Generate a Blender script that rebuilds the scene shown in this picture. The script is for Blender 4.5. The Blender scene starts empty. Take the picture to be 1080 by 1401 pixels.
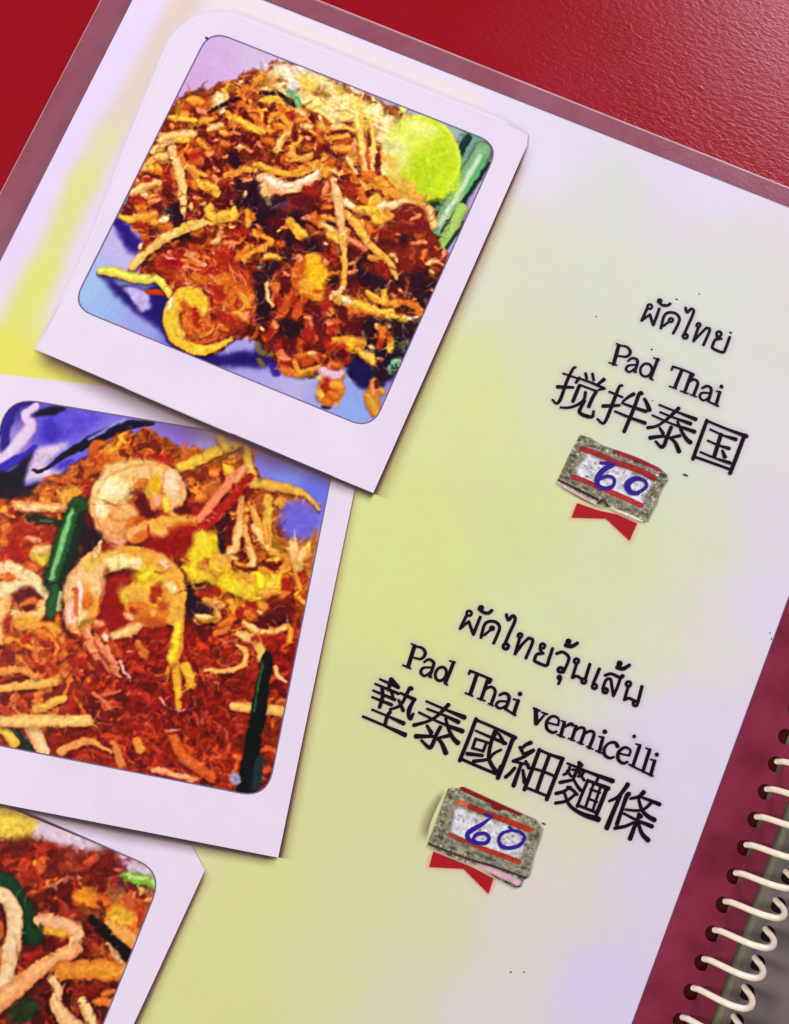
import bpy, math, random
import numpy as np
from mathutils import Matrix, Vector

# ------------------------------------------------------------------ camera
scene = bpy.context.scene
FOC, DIST = 1300.0, 0.25            # focal length in photo pixels, metres to the page
CX, CY, PW, PH = 540.0, 700.5, 1080.0, 1401.0
_rx, _ry, _rz = (math.radians(a) for a in (-7.6, 2.97, 22.98))


def _rot(rx, ry, rz):
    cx, sx, cy, sy, cz, sz = math.cos(rx), math.sin(rx), math.cos(ry), math.sin(ry), math.cos(rz), math.sin(rz)
    return (np.array([[cz, -sz, 0], [sz, cz, 0], [0, 0, 1]]) @ np.array([[cy, 0, sy], [0, 1, 0], [-sy, 0, cy]])
            @ np.array([[1, 0, 0], [0, cx, -sx], [0, sx, cx]]))


RC = _rot(_rx, _ry, _rz)            # page axes (right, down, into) -> camera axes
SG = np.diag([1.0, -1.0, -1.0])
cam_pos = SG @ (-RC.T @ np.array([0, 0, DIST]))
cam_rot = SG @ RC.T @ SG
cam_data = bpy.data.cameras.new('camera')
cam = bpy.data.objects.new('camera', cam_data)
scene.collection.objects.link(cam)
cam_data.sensor_fit = 'VERTICAL'
cam_data.sensor_height = 24
cam_data.lens = 24 * FOC / PH
cam_data.clip_start = 0.01
cam_data.clip_end = 50
M4 = np.eye(4)
M4[:3, :3] = cam_rot
M4[:3, 3] = cam_pos
cam.matrix_world = Matrix(M4.tolist())
scene.camera = cam

# ------------------------------------------------------------------ world and light
world = bpy.data.worlds.new('World')
scene.world = world
world.use_nodes = True
bg = world.node_tree.nodes['Background']
bg.inputs['Color'].default_value = (0.95, 0.96, 0.96, 1)
bg.inputs['Strength'].default_value = 0.22


def area_light(name, loc, target, size, size_y, power, color):
    ld = bpy.data.lights.new(name, 'AREA')
    ld.shape = 'RECTANGLE'
    ld.size, ld.size_y, ld.energy, ld.color = size, size_y, power, color
    o = bpy.data.objects.new(name, ld)
    scene.collection.objects.link(o)
    o.location = loc
    d = Vector(target) - Vector(loc)
    o.rotation_euler = d.to_track_quat('-Z', 'Y').to_euler()
    return o


area_light('window_light', (0.34, 1.22, 0.8), (0.0, 0.1, 0), 0.5, 0.5, 15.5, (1.0, 0.85, 1.0))
area_light('fill_light', (-1.4, -0.5, 1.2), (0, 0, 0), 0.6, 0.6, 29.0, (0.99, 1.0, 0.94))  # added unseen area light, supplies the even diffuse light on the page
scene.view_settings.view_transform = 'Standard'
scene.view_settings.look = 'None'
scene.view_settings.exposure = 0.05
scene.view_settings.gamma = 1.0

# ------------------------------------------------------------------ helpers


def P(px, py, h=0.0):
    """point of the plane z = h (metres above the page) seen at photo pixel px, py"""
    px = np.asarray(px, float)
    py = np.asarray(py, float)
    d = np.stack([(px - CX) / FOC, (py - CY) / FOC, np.ones_like(px)], -1)
    w = d @ (SG @ RC.T).T
    t = (h - cam_pos[2]) / w[..., 2]
    return cam_pos + w * t[..., None]


def to_px(xy):
    """page point -> photo pixel"""
    xy = np.asarray(xy, float)
    w = np.concatenate([xy, np.zeros(xy.shape[:-1] + (1,))], -1) - cam_pos
    c = w @ (RC @ SG).T
    return np.stack([c[..., 0] / c[..., 2] * FOC + CX, c[..., 1] / c[..., 2] * FOC + CY], -1)


def lin(c):
    c = np.clip(np.asarray(c, float), 0, 1)
    return np.where(c <= 0.04045, c / 12.92, ((c + 0.055) / 1.055) ** 2.4)


def rgb(r, g, b):
    return tuple(lin(np.array([r, g, b]) / 255.0)) + (1,)


def link(o, parent=None):
    scene.collection.objects.link(o)
    if parent is not None:
        o.parent = parent
    return o


def mesh_obj(name, verts, faces, mat, parent=None, smooth=False):
    me = bpy.data.meshes.new(name)
    me.from_pydata([tuple(map(float, v)) for v in verts], [], faces)
    me.materials.append(mat)
    if smooth:
        me.polygons.foreach_set('use_smooth', [True] * len(me.polygons))
    me.update()
    return link(bpy.data.objects.new(name, me), parent)


def new_mat(name):
    m = bpy.data.materials.new(name)
    m.use_nodes = True
    nt = m.node_tree
    return m, nt, nt.nodes['Principled BSDF'], nt.nodes['Material Output']


def plain(name, col, rough=0.5, spec=0.3):
    m, nt, b, _ = new_mat(name)
    b.inputs['Base Color'].default_value = col
    b.inputs['Roughness'].default_value = rough
    b.inputs['Specular IOR Level'].default_value = spec
    return m


def noise_node(nt, scale, detail=4, rough=0.5, coord=None, dist=0.0):
    n = nt.nodes.new('ShaderNodeTexNoise')
    n.inputs['Scale'].default_value = scale
    n.inputs['Detail'].default_value = detail
    n.inputs['Roughness'].default_value = rough
    n.inputs['Distortion'].default_value = dist
    if coord is not None:
        nt.links.new(coord, n.inputs['Vector'])
    return n


def ramp(nt, src, p0, p1, c0=(0, 0, 0, 1), c1=(1, 1, 1, 1)):
    r = nt.nodes.new('ShaderNodeValToRGB')
    r.color_ramp.elements[0].position, r.color_ramp.elements[1].position = p0, p1
    r.color_ramp.elements[0].color, r.color_ramp.elements[1].color = c0, c1
    nt.links.new(src, r.inputs[0])
    return r


def mixc(nt, fac, a, b, mode='MIX'):
    m = nt.nodes.new('ShaderNodeMix')
    m.data_type = 'RGBA'
    m.blend_type = mode
    for sock, v in ((m.inputs[0], fac), (m.inputs[6], a), (m.inputs[7], b)):
        if isinstance(v, bpy.types.NodeSocket):
            nt.links.new(v, sock)
        else:
            sock.default_value = v
    return m.outputs[2]


def bump(nt, src, strength, dist):
    b = nt.nodes.new('ShaderNodeBump')
    b.inputs['Strength'].default_value = strength
    b.inputs['Distance'].default_value = dist
    nt.links.new(src, b.inputs['Height'])
    return b


def objcoord(nt, scale=(1, 1, 1), rot=0.0):
    tc = nt.nodes.new('ShaderNodeTexCoord')
    mp = nt.nodes.new('ShaderNodeMapping')
    mp.inputs['Scale'].default_value = scale
    mp.inputs['Rotation'].default_value = (0, 0, rot)
    nt.links.new(tc.outputs['Object'], mp.inputs['Vector'])
    return mp.outputs[0]


def print_material(name, rough=0.45, spec=0.16, grain=0.05):
    """laminated print: ink colour from the mesh, fine grain and a slightly wavy film gloss"""
    m, nt, b, _ = new_mat(name)
    a = nt.nodes.new('ShaderNodeAttribute')
    a.attribute_name = 'ink'
    co = objcoord(nt)
    n = noise_node(nt, 2600, 2, 0.6, co)
    r = ramp(nt, n.outputs[0], 0.3, 0.7, (1 - grain, 1 - grain, 1 - grain, 1), (1, 1, 1, 1))
    nt.links.new(mixc(nt, 1.0, a.outputs['Color'], r.outputs[0], 'MULTIPLY'), b.inputs['Base Color'])
    b.inputs['Roughness'].default_value = rough
    b.inputs['Specular IOR Level'].default_value = spec
    w = noise_node(nt, 60, 3, 0.5, co)
    nt.links.new(bump(nt, w.outputs[0], 0.25, 0.0006).outputs[0], b.inputs['Normal'])
    return m


# ------------------------------------------------------------------ ink canvas (flat print, rectified on the page)
rng = np.random.default_rng(11)


def vnoise(h, w, cell):
    gh, gw = int(h / cell) + 3, int(w / cell) + 3
    g = rng.random((gh, gw))
    y, x = np.arange(h) / cell, np.arange(w) / cell
    yi, xi = y.astype(int), x.astype(int)
    fy, fx = y - yi, x - xi
    fy, fx = fy * fy * (3 - 2 * fy), fx * fx * (3 - 2 * fx)
    fy, fx = fy[:, None], fx[None, :]
    a, b = g[yi][:, xi], g[yi][:, xi + 1]
    c, d = g[yi + 1][:, xi], g[yi + 1][:, xi + 1]
    return (a * (1 - fx) + b * fx) * (1 - fy) + (c * (1 - fx) + d * fx) * fy


def fbm(h, w, cell, octs=4):
    s, amp, tot = 0, 1.0, 0
    for i in range(octs):
        s = s + amp * vnoise(h, w, max(cell / 2 ** i, 1.01))
        tot += amp
        amp *= 0.6
    return s / tot * 2 - 1


def catmull(pts, step=3.0):
    p = np.asarray(pts, float)
    if len(p) == 2:
        n = max(2, int(np.linalg.norm(p[1] - p[0]) / step) + 1)
        t = np.linspace(0, 1, n)[:, None]
        return p[0] * (1 - t) + p[1] * t
    q = np.vstack([2 * p[0] - p[1], p, 2 * p[-1] - p[-2]])
    out = []
    for i in range(1, len(q) - 2):
        n = max(2, int(np.linalg.norm(q[i + 1, :2] - q[i, :2]) / step) + 1)
        t = np.linspace(0, 1, n, endpoint=False)[:, None]
        a, b, c, d = q[i - 1], q[i], q[i + 1], q[i + 2]
        out.append(0.5 * (2 * b + (c - a) * t + (2 * a - 5 * b + 4 * c - d) * t ** 2 + (3 * b - a - 3 * c + d) * t ** 3))
    out.append(q[-2][None])
    return np.vstack(out)


def inside(poly, X, Y):
    poly = np.asarray(poly, float)
    r = np.zeros(X.shape, bool)
    j = len(poly) - 1
    for i in range(len(poly)):
        xi, yi, xj, yj = *poly[i], *poly[j]
        c = ((yi > Y) != (yj > Y)) & (X < (xj - xi) * (Y - yi) / (yj - yi + 1e-12) + xi)
        r ^= c
        j = i
    return r


def blur(a, r):
    if r <= 0:
        return a
    k = np.exp(-0.5 * (np.arange(-int(3 * r) - 1, int(3 * r) + 2) / r) ** 2)
    k /= k.sum()
    n = len(k) // 2
    for ax in (0, 1):
        pad = [(0, 0)] * a.ndim
        pad[ax] = (n, n)
        b = np.pad(a, pad, mode='edge')
        o = np.zeros_like(a)
        for i, kk in enumerate(k):
            sl = [slice(None)] * a.ndim
            sl[ax] = slice(i, i + a.shape[ax])
            o += kk * b[tuple(sl)]
        a = o
    return a


MM = DIST / FOC          # metres of page per photo pixel


class Canvas:
    """ink raster laid on the page; strokes are given in photo pixels and carried onto the page plane"""

    def __init__(self, corners, step=1.0, margin=6):
        w = P([c[0] for c in corners], [c[1] for c in corners])[:, :2]
        self.s = MM * step
        self.step = step
        self.x0, self.y1 = w[:, 0].min() - margin * MM, w[:, 1].max() + margin * MM
        x1, y0 = w[:, 0].max() + margin * MM, w[:, 1].min() - margin * MM
        self.w, self.h = int((x1 - self.x0) / self.s) + 1, int((self.y1 - y0) / self.s) + 1
        self.img = np.zeros((self.h, self.w, 3))
        X, Y = np.meshgrid(self.x0 + np.arange(self.w) * self.s, self.y1 - np.arange(self.h) * self.s)
        self.X, self.Y = X, Y
        q = to_px(np.stack([X, Y], -1))
        self.px, self.py = q[..., 0], q[..., 1]
        self.n1, self.n2, self.n3 = fbm(self.h, self.w, 9 / step, 3), fbm(self.h, self.w, 4 / step, 2), fbm(self.h, self.w, 40 / step)
        self.ns = fbm(self.h, self.w, 13 / step, 2)

    def c(self, pts):
        pts = np.asarray(pts, float)
        w = P(pts[:, 0], pts[:, 1])
        return np.stack([(w[:, 0] - self.x0) / self.s, (self.y1 - w[:, 1]) / self.s], -1)

    def guide(self, ctrl, power=3.0, jitter=0.0, eps=60.0):
        ctrl = np.asarray(ctrl, float)
        jx, jy = self.n1 * jitter, np.roll(self.n1, 37, 0) * jitter
        acc, tot = 0, 0
        for x, y, r, g, b in ctrl:
            d = ((self.px + jx - x) ** 2 + (self.py + jy - y) ** 2 + eps) ** (-power / 2)
            acc = acc + d[..., None] * (np.array([r, g, b]) / 255)
            tot = tot + d
        return acc / tot[..., None]

    def poly(self, pts, col, soft=1.5, amp=0.12, wob=2.0, op=1.0):
        m = inside(pts, self.px + self.ns * wob * 1.5, self.py + np.roll(self.ns, 19, 1) * wob * 1.5).astype(float)
        m = blur(m, soft / self.step) * op
        c = np.array(col) / 255 * (1 + amp * self.n1[..., None] + amp * 0.5 * self.n2[..., None])
        self.img += (np.clip(c, 0, 1) - self.img) * m[..., None]

    def spot(self, x, y, rx, ry, col, ang=0, soft=0.25, amp=0.15, wob=0.25, op=1.0):
        a = math.radians(ang)
        dx, dy = self.px - x, self.py - y
        u = (dx * math.cos(a) + dy * math.sin(a)) / rx
        v = (-dx * math.sin(a) + dy * math.cos(a)) / ry
        d = np.sqrt(u * u + v * v) + wob * (0.75 * self.ns + 0.25 * self.n1)
        m = np.clip((1 - d) / soft + 0.5, 0, 1) * op
        c = np.array(col) / 255 * (1 + amp * self.n2[..., None] + amp * self.n1[..., None])
        self.img += (np.clip(c, 0, 1) - self.img) * m[..., None]

    def stroke(self, pts, w, col, dark=0.45, shade=0.6, drop=0.5, amp=0.10, op=1.0, soft=1.3, curve=True, hi=0.0, step=3.0):
        p = catmull(pts, step) if curve else np.asarray(pts, float)
        if not self.raw:
            p = self.c(p)
        w = np.atleast_1d(np.asarray(w, float)) / self.step
        rad = np.interp(np.linspace(0, 1, len(p)), np.linspace(0, 1, len(w)), w) / 2 if len(w) > 1 else np.full(len(p), w[0] / 2)
        R = rad.max() * 1.5 + 5
        x0, y0 = np.maximum(np.floor(p.min(0) - R), 0).astype(int)
        x1, y1 = np.ceil(p.max(0) + R).astype(int)
        x1, y1 = min(x1, self.w), min(y1, self.h)
        if x1 <= x0 or y1 <= y0:
            return
        gx, gy = np.meshgrid(np.arange(x0, x1), np.arange(y0, y1))
        best = np.full(gx.shape, 1e9)
        bs = np.zeros(gx.shape)
        bd = np.full(gx.shape, 1e9)
        for i in range(len(p) - 1):
            a, b = p[i], p[i + 1]
            ab = b - a
            L2 = ab @ ab + 1e-9
            t = np.clip(((gx - a[0]) * ab[0] + (gy - a[1]) * ab[1]) / L2, 0, 1)
            dx, dy = gx - a[0] - t * ab[0], gy - a[1] - t * ab[1]
            r = rad[i] * (1 - t) + rad[i + 1] * t
            d = np.sqrt(dx * dx + dy * dy) / r
            m = d < best
            best = np.where(m, d, best)
            bs = np.where(m, (-dx * 0.35 - dy * 0.94) / r, bs)
            ddx, ddy = dx - 1.6 / self.step, dy - 2.6 / self.step
            bd = np.minimum(bd, np.sqrt(ddx * ddx + ddy * ddy) / r)
        sub = self.img[y0:y1, x0:x1]
        rm = rad.mean()
        if drop > 0:
            md = np.clip((1.5 - bd) * rm / 5.0, 0, 1) * drop * 0.8
            sub *= (1 - md[..., None] * np.array([0.75, 0.9, 0.9]))
        m = np.clip((1 - best) * rm / soft + 0.5, 0, 1) * op
        s = np.clip(bs, -1, 1)
        e = np.clip(best, 0, 1)
        lum = 1.06 - shade * 0.75 * e ** 2.4 + shade * 0.22 * s * e
        n = self.n2[y0:y1, x0:x1] * amp * 0.3 + self.n1[y0:y1, x0:x1] * amp * 1.0
        c0 = np.array(col) / 255
        dk = c0 * np.array([min(1, dark + 0.38), dark * 0.95, dark * 0.55])
        k = np.clip(lum + n, 0, 1.2)[..., None]
        c = dk + (c0 - dk) * k
        if hi:
            c = c + hi * 1.3 * np.exp(-((s - 0.25) / 0.35) ** 2)[..., None] * np.clip(0.6 + 2 * n, 0, 1)[..., None]
        sub += (np.clip(c, 0, 1) - sub) * m[..., None]

    def warp(self, amount, cell):
        nx, ny = fbm(self.h, self.w, cell, 1) * amount, fbm(self.h, self.w, cell, 1) * amount
        yy, xx = np.mgrid[0:self.h, 0:self.w]
        self.img = self.img[np.clip((yy + ny).round().astype(int), 0, self.h - 1), np.clip((xx + nx).round().astype(int), 0, self.w - 1)]

    def brush(self, n, length, width, jit=0.08, seed=3, region=None):
        """go over the print with small strokes of its own colours, along the forms"""
        r = random.Random(seed)
        im = self.img.copy()
        g = blur(im.mean(2), 2.0)
        gy, gx = np.gradient(g)
        a_ = np.arctan2(gy, gx) + math.pi / 2
        for i in range(n):
            x, y = r.uniform(2, self.w - 3), r.uniform(2, self.h - 3)
            ix, iy = int(x), int(y)
            if region is not None and region[iy, ix] < 0.5:
                continue
            c = im[iy, ix] * (1 + r.gauss(0, jit)) * 255
            a = a_[iy, ix] + r.gauss(0, 0.35)
            L = r.uniform(*length)
            k = r.gauss(0, 0.5)
            w = r.uniform(*width)
            pts = [(x - math.cos(a - k) * L / 2, y - math.sin(a - k) * L / 2), (x, y), (x + math.cos(a + k) * L / 2, y + math.sin(a + k) * L / 2)]
            self.raw = True
            self.stroke(pts, [w * .5, w, w * .5], np.clip(c, 0, 250), drop=0, shade=0.25, dark=0.7, amp=0.05, soft=1.6, step=5, op=0.85)
            self.raw = False

    raw = False

    def strands(self, n, mask, seed=9, op=0.6):
        """fine wet strands along the forms, a little lighter or darker than what they lie on"""
        r = random.Random(seed)
        im = blur(self.img, 1.5)
        g = blur(im.mean(2), 2.5)
        gy, gx = np.gradient(g)
        a_ = np.arctan2(gy, gx) + math.pi / 2
        for i in range(n):
            x, y = r.uniform(2, self.w - 3), r.uniform(2, self.h - 3)
            ix, iy = int(x), int(y)
            if mask[iy, ix] < 0.5:
                continue
            c = im[iy, ix] * 255
            a = a_[iy, ix] + r.gauss(0, 0.5)
            k = r.gauss(0, 0.35)
            pts = [(x, y)]
            L = r.uniform(7, 20)
            for j in range(4):
                pts.append((pts[-1][0] + math.cos(a) * L / 4, pts[-1][1] + math.sin(a) * L / 4))
                a += k
            u = r.random()
            if u < 0.5:
                c = c * 1.2 + np.array([34, 26, 12]) * r.random()
            elif u < 0.62:
                c = c * 0.5 + np.array([125, 100, 80])
            elif c.mean() < 95:
                c = c * np.array([0.6, 0.42, 0.42])
            else:
                c = c * np.array([0.97, 0.84, 0.66])
            self.raw = True
            self.stroke(pts, [1.0, r.uniform(1.5, 2.8), 0.9], np.clip(c, 0, 250), drop=0, shade=0.3, dark=0.7, amp=0.05, soft=1.3, step=4, op=op)
            self.raw = False

    def sauce(self, mask, k=0.08):
        """small wet glints and crumbs, in the picture's own colours"""
        t = fbm(self.h, self.w, 5 / self.step, 2)
        u = fbm(self.h, self.w, 3 / self.step, 1)
        m = mask[..., None]
        self.img = np.clip(self.img * (1 + k * m * (t + 0.6 * u)[..., None] * np.array([1.0, 1.15, 0.9])), 0, 1)
        lumi = self.img.mean(2)
        g = np.clip((t - 0.42) * 5, 0, 1) * np.clip((lumi - 0.2) * 4, 0, 1) * mask
        self.img += (np.array([0.96, 0.74, 0.5]) - self.img) * (g * 0.22)[..., None]

    def finish(self, soft=0.6, contrast=1.0, speck=0.03):
        im = blur(self.img, soft / self.step)
        # unsharp, like the processed photograph
        im = im + 0.42 * (im - blur(im, 2.4 / self.step))
        im = im * (1 + speck * self.n2[..., None])
        im = im * (1 + 0.0)
        self.img = np.clip((im - 0.5) * contrast + 0.5, 0.0, 0.97)

    def build(self, name, mat, z, region=None, parent=None, zfun=None):
        keep = np.ones((self.h, self.w), bool)
        snap = None
        if region is not None:
            rp_ = np.asarray(region, float)
            c_ = rp_.mean(0)
            d_ = rp_ - c_
            big = c_ + d_ * (1 + (1.5 * self.step / np.linalg.norm(d_, axis=1))[:, None])
            keep = inside(big, self.px, self.py)
            snap = keep & ~inside(region, self.px, self.py)
        f = keep[:-1, :-1] & keep[1:, :-1] & keep[:-1, 1:] & keep[1:, 1:]
        idx = np.arange(self.h * self.w).reshape(self.h, self.w)
        quads = np.stack([idx[1:, :-1][f], idx[1:, 1:][f], idx[:-1, 1:][f], idx[:-1, :-1][f]], -1)
        used = np.unique(quads)
        remap = np.zeros(self.h * self.w, np.int32)
        remap[used] = np.arange(len(used))
        quads = remap[quads]
        zz = np.full(self.h * self.w, z) if zfun is None else (z + zfun(self)).reshape(-1)
        co = np.stack([self.X.reshape(-1), self.Y.reshape(-1), zz], -1)[used].astype(np.float32)
        if snap is not None:
            sel = np.nonzero(snap.reshape(-1)[used])[0]
            w_ = P(rp_[:, 0], rp_[:, 1])[:, :2]
            best = np.full(len(sel), 1e9)
            tgt = co[sel, :2].astype(float).copy()
            q0 = co[sel, :2].astype(float)
            for i in range(len(w_)):
                a, b = w_[i - 1], w_[i]
                ab = b - a
                t = np.clip(((q0 - a) @ ab) / (ab @ ab + 1e-18), 0, 1)[:, None]
                p = a + t * ab
                dd = ((p - q0) ** 2).sum(1)
                m_ = dd < best
                best[m_] = dd[m_]
                tgt[m_] = p[m_]
            co[sel, :2] = tgt
        col = np.concatenate([lin(self.img.reshape(-1, 3)), np.ones((self.h * self.w, 1))], 1)[used].astype(np.float32)
        me = bpy.data.meshes.new(name)
        me.vertices.add(len(co))
        me.vertices.foreach_set('co', co.reshape(-1))
        me.loops.add(quads.size)
        me.loops.foreach_set('vertex_index', quads.reshape(-1).astype(np.int32))
        me.polygons.add(len(quads))
        me.polygons.foreach_set('loop_start', np.arange(0, quads.size, 4, dtype=np.int32))
        me.polygons.foreach_set('loop_total', np.full(len(quads), 4, np.int32))
        me.polygons.foreach_set('use_smooth', np.ones(len(quads), bool))
        me.update(calc_edges=True)
        at = me.color_attributes.new('ink', 'FLOAT_COLOR', 'POINT')
        at.data.foreach_set('color', col.reshape(-1))
        me.materials.append(mat)
        return link(bpy.data.objects.new(name, me), parent)


def sheet(name, outer, holes, z, thick, mat, parent=None, bevel=0.0):
    """flat sheet with openings, given on the page in metres, thickness below z"""
    cu = bpy.data.curves.new(name, 'CURVE')
    cu.dimensions = '2D'
    cu.fill_mode = 'BOTH'
    cu.extrude = thick / 2
    cu.bevel_depth = bevel
    for loop in [outer] + holes:
        sp = cu.splines.new('POLY')
        sp.points.add(len(loop) - 1)
        for i, q in enumerate(loop):
            sp.points[i].co = (q[0], q[1], 0, 1)
        sp.use_cyclic_u = True
    tmp = bpy.data.objects.new(name + '_tmp', cu)
    scene.collection.objects.link(tmp)
    dg = bpy.context.evaluated_depsgraph_get()
    me = bpy.data.meshes.new_from_object(tmp.evaluated_get(dg))
    bpy.data.objects.remove(tmp)
    me.name = name
    for v in me.vertices:
        v.co.z += z - thick / 2
    me.materials.clear()
    me.materials.append(mat)
    return link(bpy.data.objects.new(name, me), parent)


def rounded(corners, rad, n=9):
    """rounded polygon through pixel corners, on the page in metres"""
    w = P([c[0] for c in corners], [c[1] for c in corners])[:, :2]
    out = []
    m = len(w)
    for i in range(m):
        a, b, c = w[i - 1], w[i], w[(i + 1) % m]
        r = rad[i] * MM
        u, v = (a - b) / np.linalg.norm(a - b), (c - b) / np.linalg.norm(c - b)
        p, q = b + u * r, b + v * r
        for t in np.linspace(0, 1, n):
            out.append((1 - t) ** 2 * p + 2 * t * (1 - t) * (b * 0.93 + (p + q) * 0.035) + t ** 2 * q)
    return out


def pagepts(pts):
    return [tuple(q[:2]) for q in P([p[0] for p in pts], [p[1] for p in pts])]


class Ribbons:
    """inked pen or type strokes as flat ribbons on the page"""

    def __init__(self, gain=1.0):
        self.v, self.f, self.k, self.gain = [], [], 0, gain

    def add(self, pts, w, z, curve=True, cap=True):
        p = catmull(pts, 2.0) if curve else np.asarray(pts, float)
        q = P(p[:, 0], p[:, 1], z)[:, :2]
        w = np.atleast_1d(np.asarray(w, float)) * MM / 2
        r = np.interp(np.linspace(0, 1, len(q)), np.linspace(0, 1, len(w)), w) if len(w) > 1 else np.full(len(q), w[0])
        r = r * self.gain
        d = np.gradient(q, axis=0)
        d /= np.linalg.norm(d, axis=1)[:, None] + 1e-12
        if cap:
            q = np.vstack([q[0] - d[0] * r[0] * 0.75, q[0] - d[0] * r[0] * 0.3, q, q[-1] + d[-1] * r[-1] * 0.3, q[-1] + d[-1] * r[-1] * 0.75])
            r = np.concatenate([[r[0] * 0.45, r[0] * 0.9], r, [r[-1] * 0.9, r[-1] * 0.45]])
            d = np.vstack([d[0], d[0], d, d[-1], d[-1]])
        nrm = np.stack([-d[:, 1], d[:, 0]], -1)
        zz = z + self.k * 11e-6
        self.k = (self.k + 1) % 7
        b = len(self.v)
        for i in range(len(q)):
            zi = zz + 9e-6 * i / len(q)
            self.v.append((*(q[i] + nrm[i] * r[i]), zi))
            self.v.append((*(q[i] - nrm[i] * r[i]), zi))
        for i in range(len(q) - 1):
            self.f.append((b + 2 * i, b + 2 * i + 1, b + 2 * i + 3, b + 2 * i + 2))

    def ring(self, x, y, rx, ry, w, z, ang=0.0):
        a = np.linspace(0, 2 * math.pi, 22)
        c, s = math.cos(ang), math.sin(ang)
        self.add([(x + rx * math.cos(t) * c - ry * math.sin(t) * s, y + rx * math.cos(t) * s + ry * math.sin(t) * c) for t in a], w, z, False, False)

    def build(self, name, mat, parent):
        return mesh_obj(name, self.v, self.f, mat, parent)


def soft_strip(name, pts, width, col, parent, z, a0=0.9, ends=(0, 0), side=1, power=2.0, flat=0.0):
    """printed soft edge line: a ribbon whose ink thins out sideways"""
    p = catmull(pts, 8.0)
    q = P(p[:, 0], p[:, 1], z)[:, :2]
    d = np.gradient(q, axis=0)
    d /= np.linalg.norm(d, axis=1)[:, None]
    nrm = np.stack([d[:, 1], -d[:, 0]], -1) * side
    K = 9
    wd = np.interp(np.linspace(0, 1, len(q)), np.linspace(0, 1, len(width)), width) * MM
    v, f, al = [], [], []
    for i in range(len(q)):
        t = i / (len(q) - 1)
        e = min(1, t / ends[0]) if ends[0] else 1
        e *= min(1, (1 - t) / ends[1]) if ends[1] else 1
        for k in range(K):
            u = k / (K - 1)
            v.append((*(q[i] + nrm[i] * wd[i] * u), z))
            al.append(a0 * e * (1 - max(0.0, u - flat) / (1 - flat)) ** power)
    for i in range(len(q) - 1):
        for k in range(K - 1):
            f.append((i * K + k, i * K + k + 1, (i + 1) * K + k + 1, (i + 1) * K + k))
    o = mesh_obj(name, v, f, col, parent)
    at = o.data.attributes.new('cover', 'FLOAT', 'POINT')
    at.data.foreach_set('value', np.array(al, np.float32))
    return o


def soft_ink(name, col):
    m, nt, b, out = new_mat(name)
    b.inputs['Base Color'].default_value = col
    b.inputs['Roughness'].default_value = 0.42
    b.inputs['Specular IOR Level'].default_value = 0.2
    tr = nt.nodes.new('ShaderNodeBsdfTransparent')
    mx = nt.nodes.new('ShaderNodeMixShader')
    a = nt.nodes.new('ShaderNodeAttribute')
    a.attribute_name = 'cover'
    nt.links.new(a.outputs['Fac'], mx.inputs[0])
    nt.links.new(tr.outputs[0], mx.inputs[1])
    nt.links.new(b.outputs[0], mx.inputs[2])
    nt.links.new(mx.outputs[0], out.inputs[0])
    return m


# ------------------------------------------------------------------ table
def table_material():
    m, nt, b, _ = new_mat('red_lacquer')
    co = objcoord(nt)
    st = objcoord(nt, (1, 7, 1), math.radians(16))
    st2 = objcoord(nt, (1, 14, 1), math.radians(31))
    big = noise_node(nt, 14, 4, 0.6, co)
    fine = noise_node(nt, 900, 3, 0.5, co, 0.4)
    n1 = noise_node(nt, 520, 3, 0.55, objcoord(nt, (1, 1.9, 1), math.radians(22)), 0.6)
    n2 = noise_node(nt, 60, 3, 0.7, st2, 0.5)
    col = mixc(nt, ramp(nt, big.outputs[0], 0.35, 0.7).outputs[0], (0.28, 0.0006, 0.004, 1), (0.31, 0.0012, 0.016, 1))
    nt.links.new(col, b.inputs['Base Color'])
    r = ramp(nt, big.outputs[0], 0.35, 0.7, (0.24, 0.24, 0.24, 1), (0.32, 0.32, 0.32, 1))
    nt.links.new(r.outputs[0], b.inputs['Roughness'])
    b.inputs['Specular IOR Level'].default_value = 0.26
    s1 = ramp(nt, n1.outputs[0], 0.35, 0.75)
    s2 = ramp(nt, n2.outputs[0], 0.60, 0.68)
    h = mixc(nt, 0.35, s1.outputs[0], fine.outputs[0])
    h = mixc(nt, 0.15, h, s2.outputs[0])
    # small worn-in nicks, denser in some places
    vo = nt.nodes.new('ShaderNodeTexVoronoi')
    vo.inputs['Scale'].default_value = 210
    nt.links.new(objcoord(nt, (1, 2.4, 1), math.radians(24)), vo.inputs['Vector'])
    pk = ramp(nt, vo.outputs['Distance'], 0.03, 0.22, (1, 1, 1, 1), (0, 0, 0, 1))
    gate = ramp(nt, noise_node(nt, 75, 3, 0.6, co).outputs[0], 0.5, 0.6)
    pk = mixc(nt, 1.0, pk.outputs[0], gate.outputs[0], 'MULTIPLY')
    h = mixc(nt, 0.35, h, pk)
    nt.links.new(bump(nt, h, 0.55, 0.00022).outputs[0], b.inputs['Normal'])
    return m


TZ = -0.0040
table = mesh_obj('tabletop', [(-0.9, -0.7, TZ), (0.9, -0.7, TZ), (0.9, 0.7, TZ), (-0.9, 0.7, TZ),
                              (-0.9, -0.7, TZ - 0.03), (0.9, -0.7, TZ - 0.03), (0.9, 0.7, TZ - 0.03), (-0.9, 0.7, TZ - 0.03)],
                 [(0, 1, 2, 3), (7, 6, 5, 4), (0, 4, 5, 1), (1, 5, 6, 2), (2, 6, 7, 3), (3, 7, 4, 0)], table_material())
table['kind'] = 'structure'

# ------------------------------------------------------------------ menu
menu = link(bpy.data.objects.new('menu', None))
menu.empty_display_size = 0.05
menu['label'] = 'laminated spiral-bound restaurant menu with pad thai photos lying on the red table'
menu['category'] = 'menu'

PRINT = print_material('laminated_print')

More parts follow.
